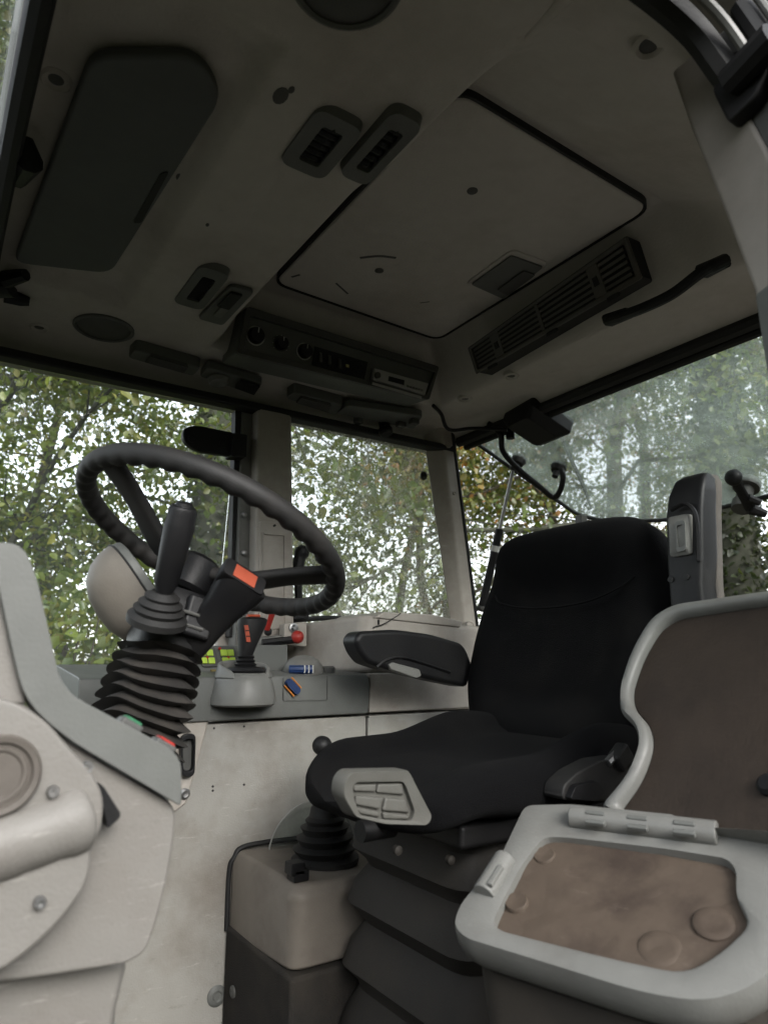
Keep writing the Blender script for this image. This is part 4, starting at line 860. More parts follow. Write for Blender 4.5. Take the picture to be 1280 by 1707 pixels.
# round keyhole-like socket
so_ = Dp(-4, 1292, .574)
bm = newbm(); lathe(bm, so_, (0, -1, 0), [(.027, -.004), (.028, .004), (.0262, .007), (.0225, .006), (.0212, .0022), (.0198, .0022), (.0188, .0032), (.0165, .0030), (.0150, .0012), (.0005, .0010)], 32); obj('socket_ring', bm, pmat('socket_plastic', (.10, .088, .076), .6, (.06, .05, .043), .5, 20), cv)
for (x, y, yy, mat) in ((146, 1279, .578, STEEL), (89, 1320, .572, STEEL), (67, 1505, .572, STEEL)):
    bm = newbm(); lathe(bm, Dp(x, y, yy), (0, -1, 0), [(.0044, -.004), (.0044, .001), (.0036, .0028), (.0018, .0028), (.0015, .001), (.0004, .001)], 16); obj('screw', bm, mat, cv)
bm = newbm(); q = [Dp(164, 1304, .585), Dp(174, 1312, .585), Dp(202, 1356, .585), Dp(200, 1364, .585), Dp(180, 1382, .585)]; prism(bm, rounded(q, .002), (0, .016, 0)); obj('light_knob', bm, BLACK, ds, bevel=.002)
# dash top shelf behind the trim, with a green and a red switch
bm = newbm(); prism(bm, [Dp(-120, 1215, DY + .04), Dp(60, 1222, DY + .04), Dp(285, 1330, DY + .04), Dp(285, 1400, DY + .04), Dp(-120, 1400, DY + .04)], (0, .5, 0)); obj('top_shelf', bm, DGREY, ds, bevel=.005)
for (x, y, m_, nm) in ((222, 1200, GREEN, 'green_switch'), (277, 1234, RED, 'red_switch')):
    p = at(x, y, Y=.66); ub = (at(x + 20, y + 12, Y=.66) - p).normalized()
    wv = V(0, 1, 0); nn = ub.cross(wv).normalized()
    if nn.z < 0: nn = -nn
    bm = newbm(); box(bm, p - nn * .016, (.022, .020, .030), (ub, wv, nn)); b_ = obj(nm, bm, DGREY, ds, bevel=.003)
    bm = newbm(); box(bm, p - nn * .001, (.017, .016, .004), (ub, wv, nn)); obj('lens', bm, m_, b_, bevel=.002)

# ------------------------------------------------------------------ driver's seat
SY = .93
se = thing('driver_seat', (.72, SY, FLOOR_Z), 'black fabric suspension seat facing the steering wheel', 'seat')
CYS = .902
rings = []; NX = 40
for i in range(NX + 1):
    u = i / NX; x = .508 + .507 * u
    k = (1 - abs(2 * u - 1) ** 5) ** (1 / 2.6) if 0 < u < 1 else .02
    k = max(k, .03); hw = (.208 + .010 * math.sin(min(u * 1.2, 1) * math.pi)) * (.86 + .14 * k)
    zt_ = -.124 - .006 * math.cos(u * 3) + .034 * float(sst(.45, .78, u)); zb_ = -.192 - .023 * float(sst(0, .4, u))
    zm, hz_ = (zt_ + zb_) / 2, (zt_ - zb_) / 2 * k
    ring = []
    for q in range(44):
        t = 2 * math.pi * q / 44; y = sup(t, .42) * hw; z = sup(t - math.pi / 2, .62) * hz_
        if z > 0:
            yy = abs(y) / hw; z -= (.030 + .018 * float(sst(.4, .8, u))) * k * (1 - float(sst(.45, .85, yy))) * (z / max(hz_, 1e-4))
        if y > 0: y *= (1 - max(0, 1 - u / .34) ** 2.2) ** .5 if u < .34 else 1
        else: y *= (1 - max(0, 1 - u / .12) ** 2.2) ** .5 if u < .12 else 1
        ring.append(V(x, CYS + y, zm + z - .036 * (1 - float(sst(0, .28, u)))))
    rings.append(ring)
bm = newbm(); loft(bm, rings); cu = obj('cushion', bm, FABRIC, se, ang=80)
# backrest: sections up its height
lean = V(.115, 0, .40).normalized(); fwd = V(-lean.z, 0, lean.x)
rings = []; NH = 44; base = V(1.000, SY + .012, -.185); Ht = .475
for i in range(NH + 1):
    u = i / NH
    wid = .195 + .055 * float(sst(0, .35, u)) - .012 * float(sst(.45, .7, u)) - .070 * float(sst(.60, 1.0, u))
    k = 1 - max(0, (u - .90) / .10) ** 2.2 * .93; k0 = 1 - max(0, (.06 - u) / .06) ** 2 * .7
    th = .062 * (1 + .25 * math.exp(-((u - .88) / .09) ** 2)) * max(k, .07) * k0
    wid *= max(1 - max(0, (u - .86) / .14) ** 2.5 * .34, .1) * (.9 + .1 * k0)
    c = base + lean * (Ht * u) + fwd * (-.012 * math.sin(u * math.pi) + .015 * math.exp(-((u - .88) / .10) ** 2))
    ring = []
    for q in range(44):
        t = 2 * math.pi * q / 44; y = sup(t, .5) * wid; f = sup(t - math.pi / 2, .7) * th
        if y < 0: y *= 1 + .16 * float(sst(.55, .95, u))
        if f > 0:
            yy = min(1, abs(y) / wid); f -= .030 * (1 - float(sst(.35, .85, yy))) * float(sst(.08, .25, u)) * (1 - float(sst(.66, .80, u))) * (f / max(th, 1e-4))
        ring.append(c + V(0, 1, 0) * y + fwd * f)
    rings.append(ring)
bm = newbm(); loft(bm, rings); bk = obj('backrest', bm, FABRIC, se, ang=80)
# cover seam around the upper pad
def onback(u, y, out=.062):
    return base + lean * (Ht * u) + V(0, y, 0) + fwd * out
bm = newbm(); tube(bm, smoothpath([onback(.88, -.188, .0), onback(.78, -.202, .022), onback(.66, -.165, .050), onback(.605, -.08, .050), onback(.60, .05, .048), onback(.64, .15, .050), onback(.74, .195, .025)], 6), .0022, 6); obj('seam', bm, FABRIC, bk)
bm = newbm(); rg = []
for u in (.1, .3, .6, .85):
    wdt = .17 + .05 * math.sin(u * 3); c = base + lean * (Ht * u) - fwd * .062
    rg.append(supring(c, V(0, 1, 0), fwd, wdt + .012, .022, .4, 20))
loft(bm, rg); obj('back_shell', bm, SHELL, se, ang=50)
# right armrest, lowered
ar = bpy.data.objects.new('armrest', None); COL.objects.link(ar); ar.location = (1.02, 1.21, 0); setpar(ar, se)
def AR(px, py, y=1.185): return at(px, py, Y=y)
arm_top = [AR(592, 1066), AR(602, 1052), AR(660, 1049), AR(720, 1057), AR(775, 1073), AR(790, 1110), AR(780, 1146), AR(735, 1137), AR(645, 1116), AR(614, 1106), AR(600, 1088)]
bm = newbm(); prism(bm, rounded(arm_top, [.01, .01, .02, .02, .02, .02, .01, .02, .02, .01, .01], 4), (0, .060, 0)); obj('body', bm, BLACK, ar, bevel=.014, seg=4)
bm = newbm(); prism(bm, rounded([AR(655, 1104, 1.18), AR(700, 1116, 1.18), AR(703, 1127, 1.18), AR(694, 1131, 1.18), AR(652, 1116, 1.18), AR(648, 1108, 1.18)], .004), (0, .02, 0)); obj('adjuster', bm, GREYL, ar, bevel=.003)
bm = newbm(); tube(bm, smoothpath([AR(628, 1112, 1.183), AR(645, 1100, 1.183), AR(670, 1096, 1.183), AR(705, 1105, 1.183), AR(750, 1120, 1.183)]), .003, 6); obj('seam', bm, BLACK, ar)
# left armrest, folded up
al = bpy.data.objects.new('armrest', None); COL.objects.link(al); al.location = (1.05, .64, .0); setpar(al, se)
ay0, ay1 = .612, .672
def AL(px, py, x=1.035): return at(px, py, X=x)
bl, tl_ = AL(1140, 1010), AL(1136, 800)
bm = newbm(); sec = []
for z, x, yw, xd, yc in ((.03, 1.030, .030, .045, .652), (.12, 1.030, .030, .045, .652), (.17, 1.034, .033, .046, .650), (.24, 1.040, .034, .044, .648), (.275, 1.046, .033, .042, .645), (.300, 1.056, .029, .034, .641), (.308, 1.066, .022, .022, .639)):
    sec.append(rounded([V(x, yc + yw, z), V(x, yc - yw, z), V(x + xd * 1.15, yc - yw * .95, z), V(x + xd * 1.15, yc + yw * .95, z)], .010, 4))
loft(bm, sec); obj('body', bm, BLACK, al, ang=45)
bm = newbm(); sec = []
for z, x, y, w2 in ((.03, 1.076, .650, .030), (.12, 1.076, .650, .030), (.24, 1.085, .648, .033), (.275, 1.090, .645, .032), (.298, 1.094, .642, .028), (.312, 1.100, .640, .016)):
    sec.append(rounded([V(x, y + w2, z), V(x, y - w2, z), V(x + .026, y - w2 * .9, z), V(x + .026, y + w2 * .9, z)], .010, 4))
loft(bm, sec); obj('pad', bm, PADF, al, ang=45)
bm = newbm(); ap = [AL(1113, 862, 1.030), AL(1148, 855, 1.030), AL(1152, 925, 1.030), AL(1117, 930, 1.030)]
loft(bm, [rounded([p + V(.012, 0, 0) for p in ap], .006, 4), rounded([p + V(-.002, 0, 0) for p in inset(ap, .97)], .006, 4), rounded([p + V(-.007, 0, 0) for p in inset(ap, .72)], .006, 4)]); ad = obj('adjuster', bm, GREYL, al, ang=40)
bm = newbm(); g_ = [AL(1126, 872, 1.022), AL(1141, 869, 1.022), AL(1143, 915, 1.022), AL(1129, 918, 1.022)]; ringfr(bm, rounded(inset(g_, 1.1), .005), rounded(inset(g_, .8), .004), (-.002, 0, 0)); obj('groove', bm, GREY, ad)
bm = newbm(); tube(bm, smoothpath([AL(1118, 850, 1.028), AL(1140, 840, 1.028), AL(1156, 852, 1.028), AL(1162, 880, 1.030), AL(1164, 935, 1.030)]), .004, 6); obj('seam', bm, BLACK, al)
for x, y in ((1117, 966), (1143, 962)):
    bm = newbm(); lathe(bm, AL(x, y, 1.029), (-1, 0, 0), [(.005, -.003), (.005, .001), (.0005, .0012)], 10); obj('screw', bm, SEAL, al)
bm = newbm(); tube(bm, [V(1.06, .655, .05), V(1.07, .72, -.05)], .022, 10); obj('pivot', bm, BLACK, al)
# grey lever pod at the cushion's near front corner
po = bpy.data.objects.new('lever_pod', None); COL.objects.link(po); po.location = (.47, .68, -.17); setpar(po, se)
PY = .672; PODM = pmat('lever_pod_plastic', (.086, .085, .076), .5, (.06, .056, .048), .5, 14)
def PO(px, py, y=PY): return at(px, py, Y=y)
oo = [PO(570, 1300), PO(582, 1285), PO(680, 1283), PO(688, 1300), PO(720, 1362), PO(712, 1376), PO(640, 1374), PO(588, 1362), PO(567, 1325)]
ii = [PO(586, 1310), PO(594, 1303), PO(670, 1302), PO(676, 1312), PO(690, 1352), PO(684, 1368), PO(640, 1366), PO(598, 1358), PO(588, 1330)]
ro, ri = rounded(oo, .006, 4), rounded(ii, .004, 4)
bm = newbm(); loft(bm, [[p + V(0, .02, 0) for p in ro], ro, [p + V(0, -.004, 0) for p in inset(ro, .96)], [p + V(0, -.002, 0) for p in ri], [p + V(0, .005, 0) for p in ri]], cap=False); bm.faces.new([bm.verts.new(p + V(0, .005, 0)) for p in ri]); obj('frame', bm, PODM, po, ang=40)
for pts in ([(589, 1308), (629, 1307), (627, 1321), (590, 1320)], [(631, 1307), (672, 1306), (674, 1326), (628, 1322)], [(594, 1326), (640, 1330), (634, 1350), (592, 1342)], [(643, 1330), (676, 1333), (684, 1356), (638, 1352)], [(592, 1345), (634, 1353), (634, 1364), (600, 1357)], [(638, 1354), (684, 1358), (682, 1367), (640, 1366)]):
    bm = newbm(); prism(bm, [PO(x, y, PY + .0005) for x, y in pts], (0, .011, 0)); obj('paddle', bm, PODM, po, bevel=.0025)
# seat base plate, suspension and bellows
bm = newbm(); bx(bm, .62, .98, SY - .19, SY + .10, -.245, -.212); obj('seat_pan', bm, BLACK, se, bevel=.008)
bm = newbm(); q = at(600, 1386, Y=.80); tube(bm, [q, q + V(.05, 0, 0)], .014, 12); obj('slide_knob', bm, BLACK, se)
rings = []; zz = [(-.240, .205, .185), (-.262, .200, .182), (-.288, .214, .196), (-.304, .219, .200), (-.320, .196, .176), (-.330, .188, .168), (-.356, .214, .196), (-.385, .228, .209), (-.404, .205, .182), (-.415, .194, .172), (-.445, .222, .200), (-.478, .236, .216), (-.498, .210, .185), (-.51, .205, .18), (-.545, .23, .21), (-.58, .245, .22), (-.60, .22, .20), (-.72, .25, .23)]
cx, cyb = .850, .915
for z, a, b in zz: a, b = .19 + (a - .19) * .7, .155 + (b * .80 - .155) * .7; rings.append(rounded([V(cx - a, cyb - b, z), V(cx + a, cyb - b, z), V(cx + a, cyb + b, z), V(cx - a, cyb + b, z)], .05, 6))
bm = newbm(); loft(bm, rings); obj('bellows', bm, BELLOW, se, ang=30)
for px, py in ((664, 1418), (752, 1434)):
    bm = newbm(); lathe(bm, at(px, py, Y=.915 - .148), (0, -1, 0), [(.006, -.006), (.006, .001), (.003, .003), (.0005, .003)], 12); obj('bellows_clip', bm, BELLOW, se)
# seat belt buckle between seat and near mudguard
bu = thing('belt_buckle', at(1000, 1300, Y=.66), 'black seat belt buckle wedged between seat and near mudguard', 'buckle')
bm = newbm(); prism(bm, rounded([at(x, y, Y=.650) for x, y in ((936, 1334), (940, 1308), (962, 1288), (1000, 1268), (1040, 1262), (1056, 1292), (1020, 1336))], .008, 4), (0, .034, 0)); obj('sleeve', bm, RUBBER, bu, bevel=.007, seg=3)
bm = newbm(); prism(bm, rounded([at(x, y, Y=.6495) for x, y in ((940, 1330), (950, 1308), (985, 1300), (1000, 1318), (985, 1334))], .004, 3), (0, -.010, 0)); obj('release_button', bm, BLACK, bu, bevel=.003)
bm = newbm(); prism(bm, [at(x, y, Y=.656) for x, y in ((1000, 1300), (1060, 1282), (1075, 1330), (1015, 1342))], (0, .004, 0)); obj('webbing', bm, FABRIC, bu)
bm = newbm(); tube(bm, [at(1012, 1272, Y=.650), at(1034, 1248, Y=.65)], [.006, .006], 8); obj('tongue', bm, STEEL, bu)
bm = newbm(); box(bm, at(1034, 1262, Y=.648), (.032, .02, .028), (V(.8, 0, .6), V(0, 1, 0), V(-.6, 0, .8))); obj('buckle_head', bm, RUBBER, bu, bevel=.005)

# ------------------------------------------------------------------ near mudguard with muddy panel and tray
mg = thing('near_mudguard', (.85, .40, FLOOR_Z), 'grey rimmed near mudguard with a brown muddy face', 'mudguard')
m_p0 = V(.705, .60, -.176); m_n = V(-.88, .0, .30).normalized(); m_n = V(-.25, 0, .0)
mdir = V(.17, 0, .255).normalized(); m_n = V(-mdir.z, 0, mdir.x)
def MG(px, py, out=0.0): return onp(px, py, m_p0 + m_n * out, m_n)
rim_o = [MG(1000, 1345), MG(1048, 1290), MG(1066, 1240), MG(1060, 1212), MG(1034, 1190), MG(1032, 1150), MG(1052, 1085), MG(1085, 1030), MG(1120, 1008), MG(1280, 985), MG(1420, 970), MG(1420, 1400), MG(1100, 1380)]
rim_i = [MG(1026, 1350), MG(1066, 1296), MG(1084, 1240), MG(1078, 1206), MG(1052, 1178), MG(1049, 1150), MG(1066, 1096), MG(1096, 1046), MG(1126, 1026), MG(1280, 1002), MG(1410, 990), MG(1410, 1398), MG(1110, 1378)]
rs_ = [.01, .03, .03, .016, .016, .03, .04, .03, .03, .05, .01, .01, .01]
ro, ri = rounded(rim_o, rs_, 4), rounded(rim_i, rs_, 4)
bm = newbm(); loft(bm, [[p - m_n * .05 for p in ro], ro, [p + m_n * .007 for p in [a.lerp(b, .35) for a, b in zip(ro, ri)]], [p + m_n * .006 for p in [a.lerp(b, .75) for a, b in zip(ro, ri)]], ri, [p - m_n * .012 for p in ri]], cap=False); obj('rim', bm, GREYL, mg, ang=60)
bm = newbm(); prism(bm, [p - m_n * .008 for p in ri], -m_n * .02); obj('face', bm, MUDP, mg, bevel=.002)
bm = newbm(); bx(bm, .955, 1.49, .20, .60, FLOOR_Z, .055); obj('body', bm, BEIGE, mg, bevel=.02)
bm = newbm(); lathe(bm, MG(1282, 1310, -.008), m_n, [(.012, -.004), (.012, .004), (.008, .008), (.0005, .008)], 14); obj('bolt', bm, BLACK, mg)
# tray / storage box lid
ty = thing('storage_tray', (.62, .45, -.3), 'grey storage box lid with a muddy brown insert in the near corner', 'storage box')
tp0 = V(.50, .59, -.268); tq = V(.655, .655, -.172); tr_ = V(.565, .36, -.275)
tn = (tq - tp0).cross(tr_ - tp0).normalized()
if tn.z < 0: tn = -tn
def TY(px, py, out=0.0): return onp(px, py, tp0 + tn * out, tn)
to = [TY(872, 1338), TY(950, 1336), TY(1110, 1352), TY(1300, 1368), TY(1345, 1420), TY(1330, 1570), TY(1270, 1640), TY(1180, 1672), TY(1070, 1655), TY(900, 1602), TY(770, 1562), TY(750, 1540), TY(762, 1505), TY(830, 1425)]
ti = [TY(905, 1392), TY(950, 1394), TY(1110, 1412), TY(1210, 1428), TY(1226, 1446), TY(1226, 1490), TY(1250, 1540), TY(1200, 1588), TY(1140, 1622), TY(1010, 1594), TY(835, 1550), TY(820, 1538), TY(828, 1515), TY(868, 1440)]
rr_ = [.012, .01, .02, .02, .02, .04, .05, .05, .03, .02, .012, .012, .012, .01]
ro, ri = rounded(to, rr_, 4), rounded(ti, [.012, .01, .02, .012, .008, .008, .012, .02, .02, .02, .008, .008, .008, .01], 4)
mid = [a.lerp(b, .30) for a, b in zip(ro, ri)]; mid2 = [a.lerp(b, .85) for a, b in zip(ro, ri)]
low = [p - tn * .040 for p in inset(ro, .95)]
bm = newbm(); loft(bm, [low, [p - tn * .033 for p in inset(ro, .985)], [p - tn * .020 for p in ro], [p - tn * .009 for p in inset(ro, .995)], [p - tn * .002 for p in inset(ro, .982)], mid, mid2, [p - tn * .002 for p in ri], [p - tn * .016 for p in ri]], cap=False)
obj('lid', bm, GREYL, ty, ang=50)
# muddy insert, uneven
bm = newbm(); c = sum(ri, Vector()) / len(ri); rg = []
for k in range(9):
    s = 1 - k / 8 * .985; rg.append([c + (p - c) * s * 1.004 - tn * .011 for p in ri])
loft(bm, rg); rnd2 = random.Random(4)
from mathutils import noise as mn
for v in bm.verts:
    h = mn.noise(v.co * 22) * .004 + mn.noise(v.co * 60) * .0022
    if (v.co - c).length > .002: v.co += tn * h
ins = obj('insert', bm, DIRT, ty, ang=60)
for (x, y, r, h) in ((908, 1430, .013, .001), (862, 1508, .013, .001), (1190, 1545, .019, .0015), (1100, 1585, .020, .0)):
    bm = newbm(); lathe(bm, TY(x, y, -.013), tn, [(r, -.004), (r * .97, h + .003), (r * .86, h + .0045), (r * .5, h + .0035), (.0005, h + .003)], 20); obj('stud', bm, DIRT, ins, ang=50)
rs4 = random.Random(9)
for k in range(7):
    x, y = rs4.uniform(900, 1190), rs4.uniform(1420, 1575); r = rs4.uniform(.004, .011)
    if y > 1500 + (x - 870) * .27: continue
    bm = newbm(); lathe(bm, TY(x, y, -.012), tn, [(r, -.004), (r * .9, -.0012), (r * .5, -.0002), (.0005, .0001)], 9, sx=rs4.uniform(.6, 1.3)); obj('mud_lump', bm, DIRT, ins, ang=80)
# hinge barrel along the far edge
bm = newbm(); tube(bm, [TY(952, 1362, .004), TY(1196, 1390, .004)], .013, 16); hb_ = obj('hinge_barrel', bm, GREYL, ty, bevel=.002)
for x, y in ((992, 1364), (1062, 1372), (1140, 1381)):
    for dy in (-7, 8):
        bm = newbm(); box(bm, TY(x, y + dy, .0145), (.022, .006, .006), ((TY(1196, 1390) - TY(952, 1362)).normalized(), (tn.cross((TY(1196, 1390) - TY(952, 1362)).normalized())), tn)); obj('hinge_lug', bm, GREY, hb_, bevel=.0015)
bm = newbm(); tube(bm, [TY(843, 1432, .0), TY(806, 1492, .0)], .013, 16); cb_ = obj('catch_barrel', bm, GREYL, ty, bevel=.002)
bm = newbm(); box(bm, TY(826, 1460, .012), (.028, .006, .005), ((TY(843, 1432) - TY(806, 1492)).normalized(), tn.cross((TY(843, 1432) - TY(806, 1492)).normalized()), tn)); obj('catch_rib', bm, GREYL, cb_, bevel=.001)
# box sides under the lid
bm = newbm(); up_ = [p - tn * .05 for p in inset(ro, .90)]; dn_ = [V(p.x + .05, p.y, FLOOR_Z) for p in inset(ro, .72)]
loft(bm, [dn_, up_]); obj('box', bm, BELLOW, ty, ang=50)
# tall lever stem below the tray
bm = newbm(); tube(bm, [TY(860, 1570, -.10), at(900, 1700, d=.78), at(930, 1800, d=.8)], [.022, .026, .03], 12); obj('support_arm', bm, BEIGE, ty)

# ------------------------------------------------------------------ trees outside
rng = np.random.default_rng(11)
def leafmat(name):
    m = bpy.data.materials.new(name); t, N, L = nodes_of(m); N.remove(N['Principled BSDF'])
    at_ = N.new('ShaderNodeAttribute'); at_.attribute_name = 'leaf_colour'
    df = N.new('ShaderNodeBsdfDiffuse'); tl = N.new('ShaderNodeBsdfTranslucent'); gl = N.new('ShaderNodeBsdfGlossy'); gl.inputs['Roughness'].default_value = .45
    gm = N.new('ShaderNodeMixRGB'); gm.blend_type = 'MULTIPLY'; gm.inputs['Fac'].default_value = 1; gm.inputs['Color2'].default_value = (1.25, 1.3, .75, 1)
    L.new(at_.outputs['Color'], df.inputs[0]); L.new(at_.outputs['Color'], gm.inputs['Color1']); L.new(gm.outputs[0], tl.inputs[0])
    a = N.new('ShaderNodeMixShader'); a.inputs[0].default_value = .5; L.new(df.outputs[0], a.inputs[1]); L.new(tl.outputs[0], a.inputs[2])
    b = N.new('ShaderNodeMixShader'); b.inputs[0].default_value = .06; L.new(a.outputs[0], b.inputs[1]); L.new(gl.outputs[0], b.inputs[2])
    L.new(b.outputs[0], N['Material Output'].inputs['Surface']); return m
LEAF = leafmat('leaf')
def leaves_mesh(name, P, size, palette, rng, parent):
    """P: anchor points (n,3). One folded four-corner leaf at each."""
    n = len(P); ax = rng.normal(size=(n, 3)); ax[:, 2] -= .35; ax /= np.linalg.norm(ax, axis=1, keepdims=True)
    up = rng.normal(size=(n, 3)) * .8 + np.array([0, 0, .8]); sd = np.cross(ax, up); sd /= np.linalg.norm(sd, axis=1, keepdims=True) + 1e-9
    nm = np.cross(sd, ax); s = (size * rng.uniform(.6, 1.35, n))[:, None]
    v = np.empty((n, 6, 3)); w = s * rng.uniform(.26, .42, n)[:, None]
    v[:, 0] = P; v[:, 1] = P + ax * s * .35 + sd * w + nm * s * .10; v[:, 2] = P + ax * s * .72 + sd * w * .72 + nm * s * .07
    v[:, 3] = P + ax * s - nm * s * .08; v[:, 4] = P + ax * s * .72 - sd * w * .72 + nm * s * .07; v[:, 5] = P + ax * s * .35 - sd * w + nm * s * .10
    me = bpy.data.meshes.new(name); me.vertices.add(n * 6); me.vertices.foreach_set('co', v.reshape(-1))
    base = (np.arange(n) * 6)[:, None]
    fi = np.stack([base + np.array([0, 1, 2, 3]), base + np.array([0, 3, 4, 5])], 1).reshape(-1)
    me.loops.add(n * 8); me.loops.foreach_set('vertex_index', fi.astype(np.int32))
    me.polygons.add(n * 2); me.polygons.foreach_set('loop_start', (np.arange(n * 2) * 4).astype(np.int32))
    try: me.polygons.foreach_set('loop_total', np.full(n * 2, 4, np.int32))
    except Exception: pass
    pal = np.array(palette); ci = pal[rng.integers(0, len(pal), n)] * rng.uniform(.7, 1.3, (n, 1))
    ca = me.attributes.new('leaf_colour', 'FLOAT_COLOR', 'POINT'); cc = np.ones((n, 6, 4)); cc[:, :, :3] = ci[:, None, :]
    ca.data.foreach_set('color', cc.reshape(-1).astype(np.float32))
    me.update(calc_edges=True); me.validate(); me.materials.append(LEAF)
    o = bpy.data.objects.new(name, me); COL.objects.link(o); setpar(o, parent); return o
GREENS = [(.12, .17, .026), (.15, .19, .030), (.085, .13, .024), (.18, .205, .038), (.13, .165, .028), (.20, .19, .04)]
DARKG = [(.085, .125, .026), (.11, .15, .03), (.075, .11, .026), (.14, .17, .034), (.16, .165, .036)]
AUTUMN = [(.14, .15, .032), (.17, .16, .035), (.21, .145, .035), (.25, .12, .03), (.12, .135, .03), (.16, .14, .03), (.10, .12, .03)]
def tree(base, height, r0, label, palette, nleaf=26000, leaf=.085, crown_lo=.30, spread=.42, lean=(0, 0), seed=0, mat=BARK, clump=.20, ivy=0, limb_n=15, side=None, wob=.035):
    g = np.random.default_rng(seed); base = np.array(base, float)
    t = thing('tree', base, label, 'tree', 'trees around the tractor')
    def tubes(bm, pts, rad, n): tube(bm, [Vector(p) for p in pts], list(rad), n)
    trunk = []; p = base.copy() - np.array([0, 0, .1])
    for i in range(9):
        trunk.append(p.copy()); p = p + np.array([lean[0] + g.normal(0, wob) * height * .5, lean[1] + g.normal(0, wob) * height * .5, height / 9])
    trunk = np.array(trunk); rad = r0 * np.linspace(1, .22, 9) ** 1.0; rad[0] *= 1.25
    bm = newbm(); tubes(bm, trunk, rad, 14); obj('trunk', bm, mat, t)
    lim = newbm(); anchors = []
    for k in range(limb_n):
        u = crown_lo + (1 - crown_lo) * (k + g.uniform(0, 1)) / limb_n; f = min(u, .99) * 8; i = int(f); s = trunk[i] * (1 - f + i) + trunk[min(i + 1, 8)] * (f - i)
        an = k * 2.4 + g.uniform(-.5, .5)
        if side is not None and g.uniform() < .55: an = side + g.normal(0, .8)
        L_ = height * spread * (1.05 - .62 * max(0, u - .25)) * g.uniform(.7, 1.2)
        d = np.array([math.cos(an), math.sin(an), g.uniform(.0, .75)]); d /= np.linalg.norm(d)
        pts = [s]; q = s.copy()
        for j in range(6):
            d = d + g.normal(0, .24, 3) + np.array([0, 0, -.05 if j > 2 else .04]); d /= np.linalg.norm(d); q = q + d * L_ / 6; pts.append(q.copy())
        pts = np.array(pts); rl_ = min(r0 * .24, .045) * (1 - .5 * u); tubes(lim, pts, rl_ * np.linspace(1, .15, 7), 7)
        for j in range(1, 7):
            for b in range(3):
                d2 = d + g.normal(0, .9, 3); d2 /= np.linalg.norm(d2); L2 = L_ * g.uniform(.16, .36); tw = [pts[j]]; q2 = pts[j].copy()
                for m in range(3):
                    d2 = d2 + g.normal(0, .25, 3) + np.array([0, 0, -.08]); d2 /= np.linalg.norm(d2); q2 = q2 + d2 * L2 / 3; tw.append(q2.copy()); anchors.append((q2.copy(), clump * g.uniform(.6, 1.4)))
                tubes(lim, tw, rl_ * .22 * np.array([1, .7, .45, .2]), 4)
                if g.uniform() < .5:
                    d3 = d2 + g.normal(0, .8, 3); d3 /= np.linalg.norm(d3); q3 = tw[1] + d3 * L2 * .6; tubes(lim, [tw[1], q3], rl_ * .12 * np.array([1, .3]), 3); anchors.append((q3, clump * g.uniform(.5, 1.2)))
    obj('limbs', lim, mat, t)
    A_ = np.array([a for a, _ in anchors]); C_ = np.array([c for _, c in anchors]); wgt = g.uniform(.05, 1.0, len(A_)) ** 2.6; wgt /= wgt.sum()
    ii = g.choice(len(A_), nleaf, p=wgt); off = g.normal(0, 1, (nleaf, 3)) * C_[ii][:, None] * np.array([1, 1, .7])
    leaves_mesh('crown', A_[ii] + off, leaf, palette, g, t)
    if ivy:
        u = g.uniform(.02, .75, ivy) * 8; i = u.astype(int); c = trunk[i] * (1 - u + i)[:, None] + trunk[np.minimum(i + 1, 8)] * (u - i)[:, None]
        an = g.uniform(0, 2 * math.pi, ivy); rr2 = np.interp(u, range(9), rad) + g.uniform(0, .06, ivy)
        leaves_mesh('ivy', c + np.stack([np.cos(an) * rr2, np.sin(an) * rr2, np.zeros(ivy)], 1), .06, [(.03, .045, .018), (.04, .055, .02), (.05, .06, .025)], g, t)
    return t
def gpos(px, dist):
    v = ray(px, 1100); v.z = 0; v.normalize(); return (v.x * dist, v.y * dist, GROUND_Z)
tree(gpos(338, 6.4), 10, .31, 'tall grey trunked tree behind the glass hinge', DARKG, 27000, .058, .28, .34, seed=3, mat=IVYBARK, ivy=2500, wob=.004)
tree(gpos(-85, 6.6), 9.5, .24, 'leafy tree with dark trunk at the far left of the door glass', GREENS, 27000, .058, .22, .42, seed=5, mat=IVYBARK, side=0.0)
tree(gpos(175, 9.4), 8.8, .10, 'light green tree filling the middle of the door glass', GREENS, 27000, .058, .22, .42, seed=8)
tree(gpos(590, 13), 11, .11, 'fine leaved tree behind the front half of the side window', GREENS, 30000, .050, .22, .34, seed=13)
tree(gpos(712, 10.5), 9.5, .085, 'slim tree behind the corner pillar', DARKG, 30000, .050, .22, .36, seed=17)
tree(gpos(815, 7.8), 8.5, .12, 'reddish autumn tree beside the gas strut', AUTUMN, 22000, .055, .20, .36, seed=21)
tree(gpos(905, 12.5), 10, .12, 'yellowing tree above the top of the seat back', AUTUMN, 25000, .062, .20, .36, seed=27)
tree(gpos(1015, 8.6), 10.5, .15, 'pale trunked tree seen through the rear glass', DARKG, 25000, .062, .30, .36, seed=31)
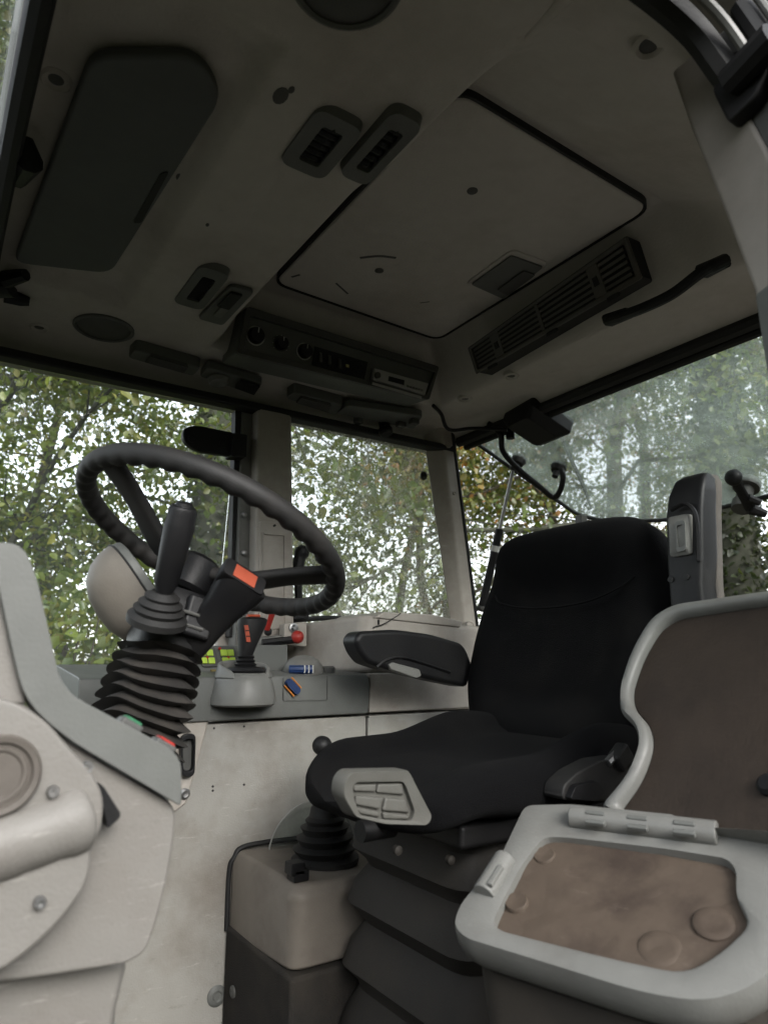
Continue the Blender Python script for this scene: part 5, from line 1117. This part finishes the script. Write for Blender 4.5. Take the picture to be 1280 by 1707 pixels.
tree(gpos(1245, 6.6), 10.5, .27, 'thick ivy covered tree beyond the window latch', DARKG, 25000, .062, .26, .38, seed=37, mat=IVYBARK, ivy=6000, wob=.006)
tree(gpos(1135, 13), 10.5, .15, 'dense tree behind the raised armrest', AUTUMN, 25000, .062, .22, .4, seed=41)
tree(gpos(1420, 8.5), 10, .2, 'tree at the right edge behind the door post', GREENS, 25000, .062, .24, .42, seed=43)
# unseen leaf mass added behind the viewer to block the low sky
gh_ = np.random.default_rng(90); nh = 26000; az = np.radians(gh_.uniform(95, 275, nh)); rr2 = gh_.uniform(7.0, 9.5, nh); hz2 = gh_.uniform(0, 1, nh) ** .8 * (4.1 + .5 * np.sin(az * 9) + .4 * np.sin(az * 23))
hroot = thing('sky_blocker', (0, -8, GROUND_Z), 'unseen leaf mass added behind the viewer to block low sky light', 'sky_blocker', kind='stuff')
leaves_mesh('foliage', np.stack([np.sin(az) * rr2, np.cos(az) * rr2, GROUND_Z + hz2], 1), .24, DARKG, gh_, hroot)
# low bush in front of the far door
def bush(px, dist, h, rad, label, seed, n=9000, leaf=.075, pal=GREENS):
    g = np.random.default_rng(seed); b = np.array(gpos(px, dist)); t = thing('bush', b, label, 'bush', 'bushes beside the tractor')
    bm = newbm(); A_ = []
    for k in range(26):
        an = g.uniform(0, 2 * math.pi); d = np.array([math.cos(an) * .5, math.sin(an) * .5, 1.0]); q = b.copy(); pts = [q.copy()]
        for j in range(6):
            d = d + g.normal(0, .18, 3); d /= np.linalg.norm(d); q = q + d * h * g.uniform(.8, 1.1) / 6 * np.array([rad / h * 1.4, rad / h * 1.4, 1]); pts.append(q.copy())
            if j > 0: A_ += [q.copy()] * 2
        tube(bm, [Vector(p) for p in pts], list(np.linspace(.018, .004, 7)), 5)
    obj('stems', bm, BARK, t); A_ = np.array(A_); ii = g.integers(0, len(A_), n)
    leaves_mesh('foliage', A_[ii] + g.normal(0, .22, (n, 3)), leaf, pal, g, t)
bush(95, 4.8, 2.45, 1.0, 'low leafy bush just outside the far door', 51, 7000, .07)
bush(1200, 11, 3.0, 2.4, 'dark bush low behind the raised armrest', 54, 9000, .09, DARKG)
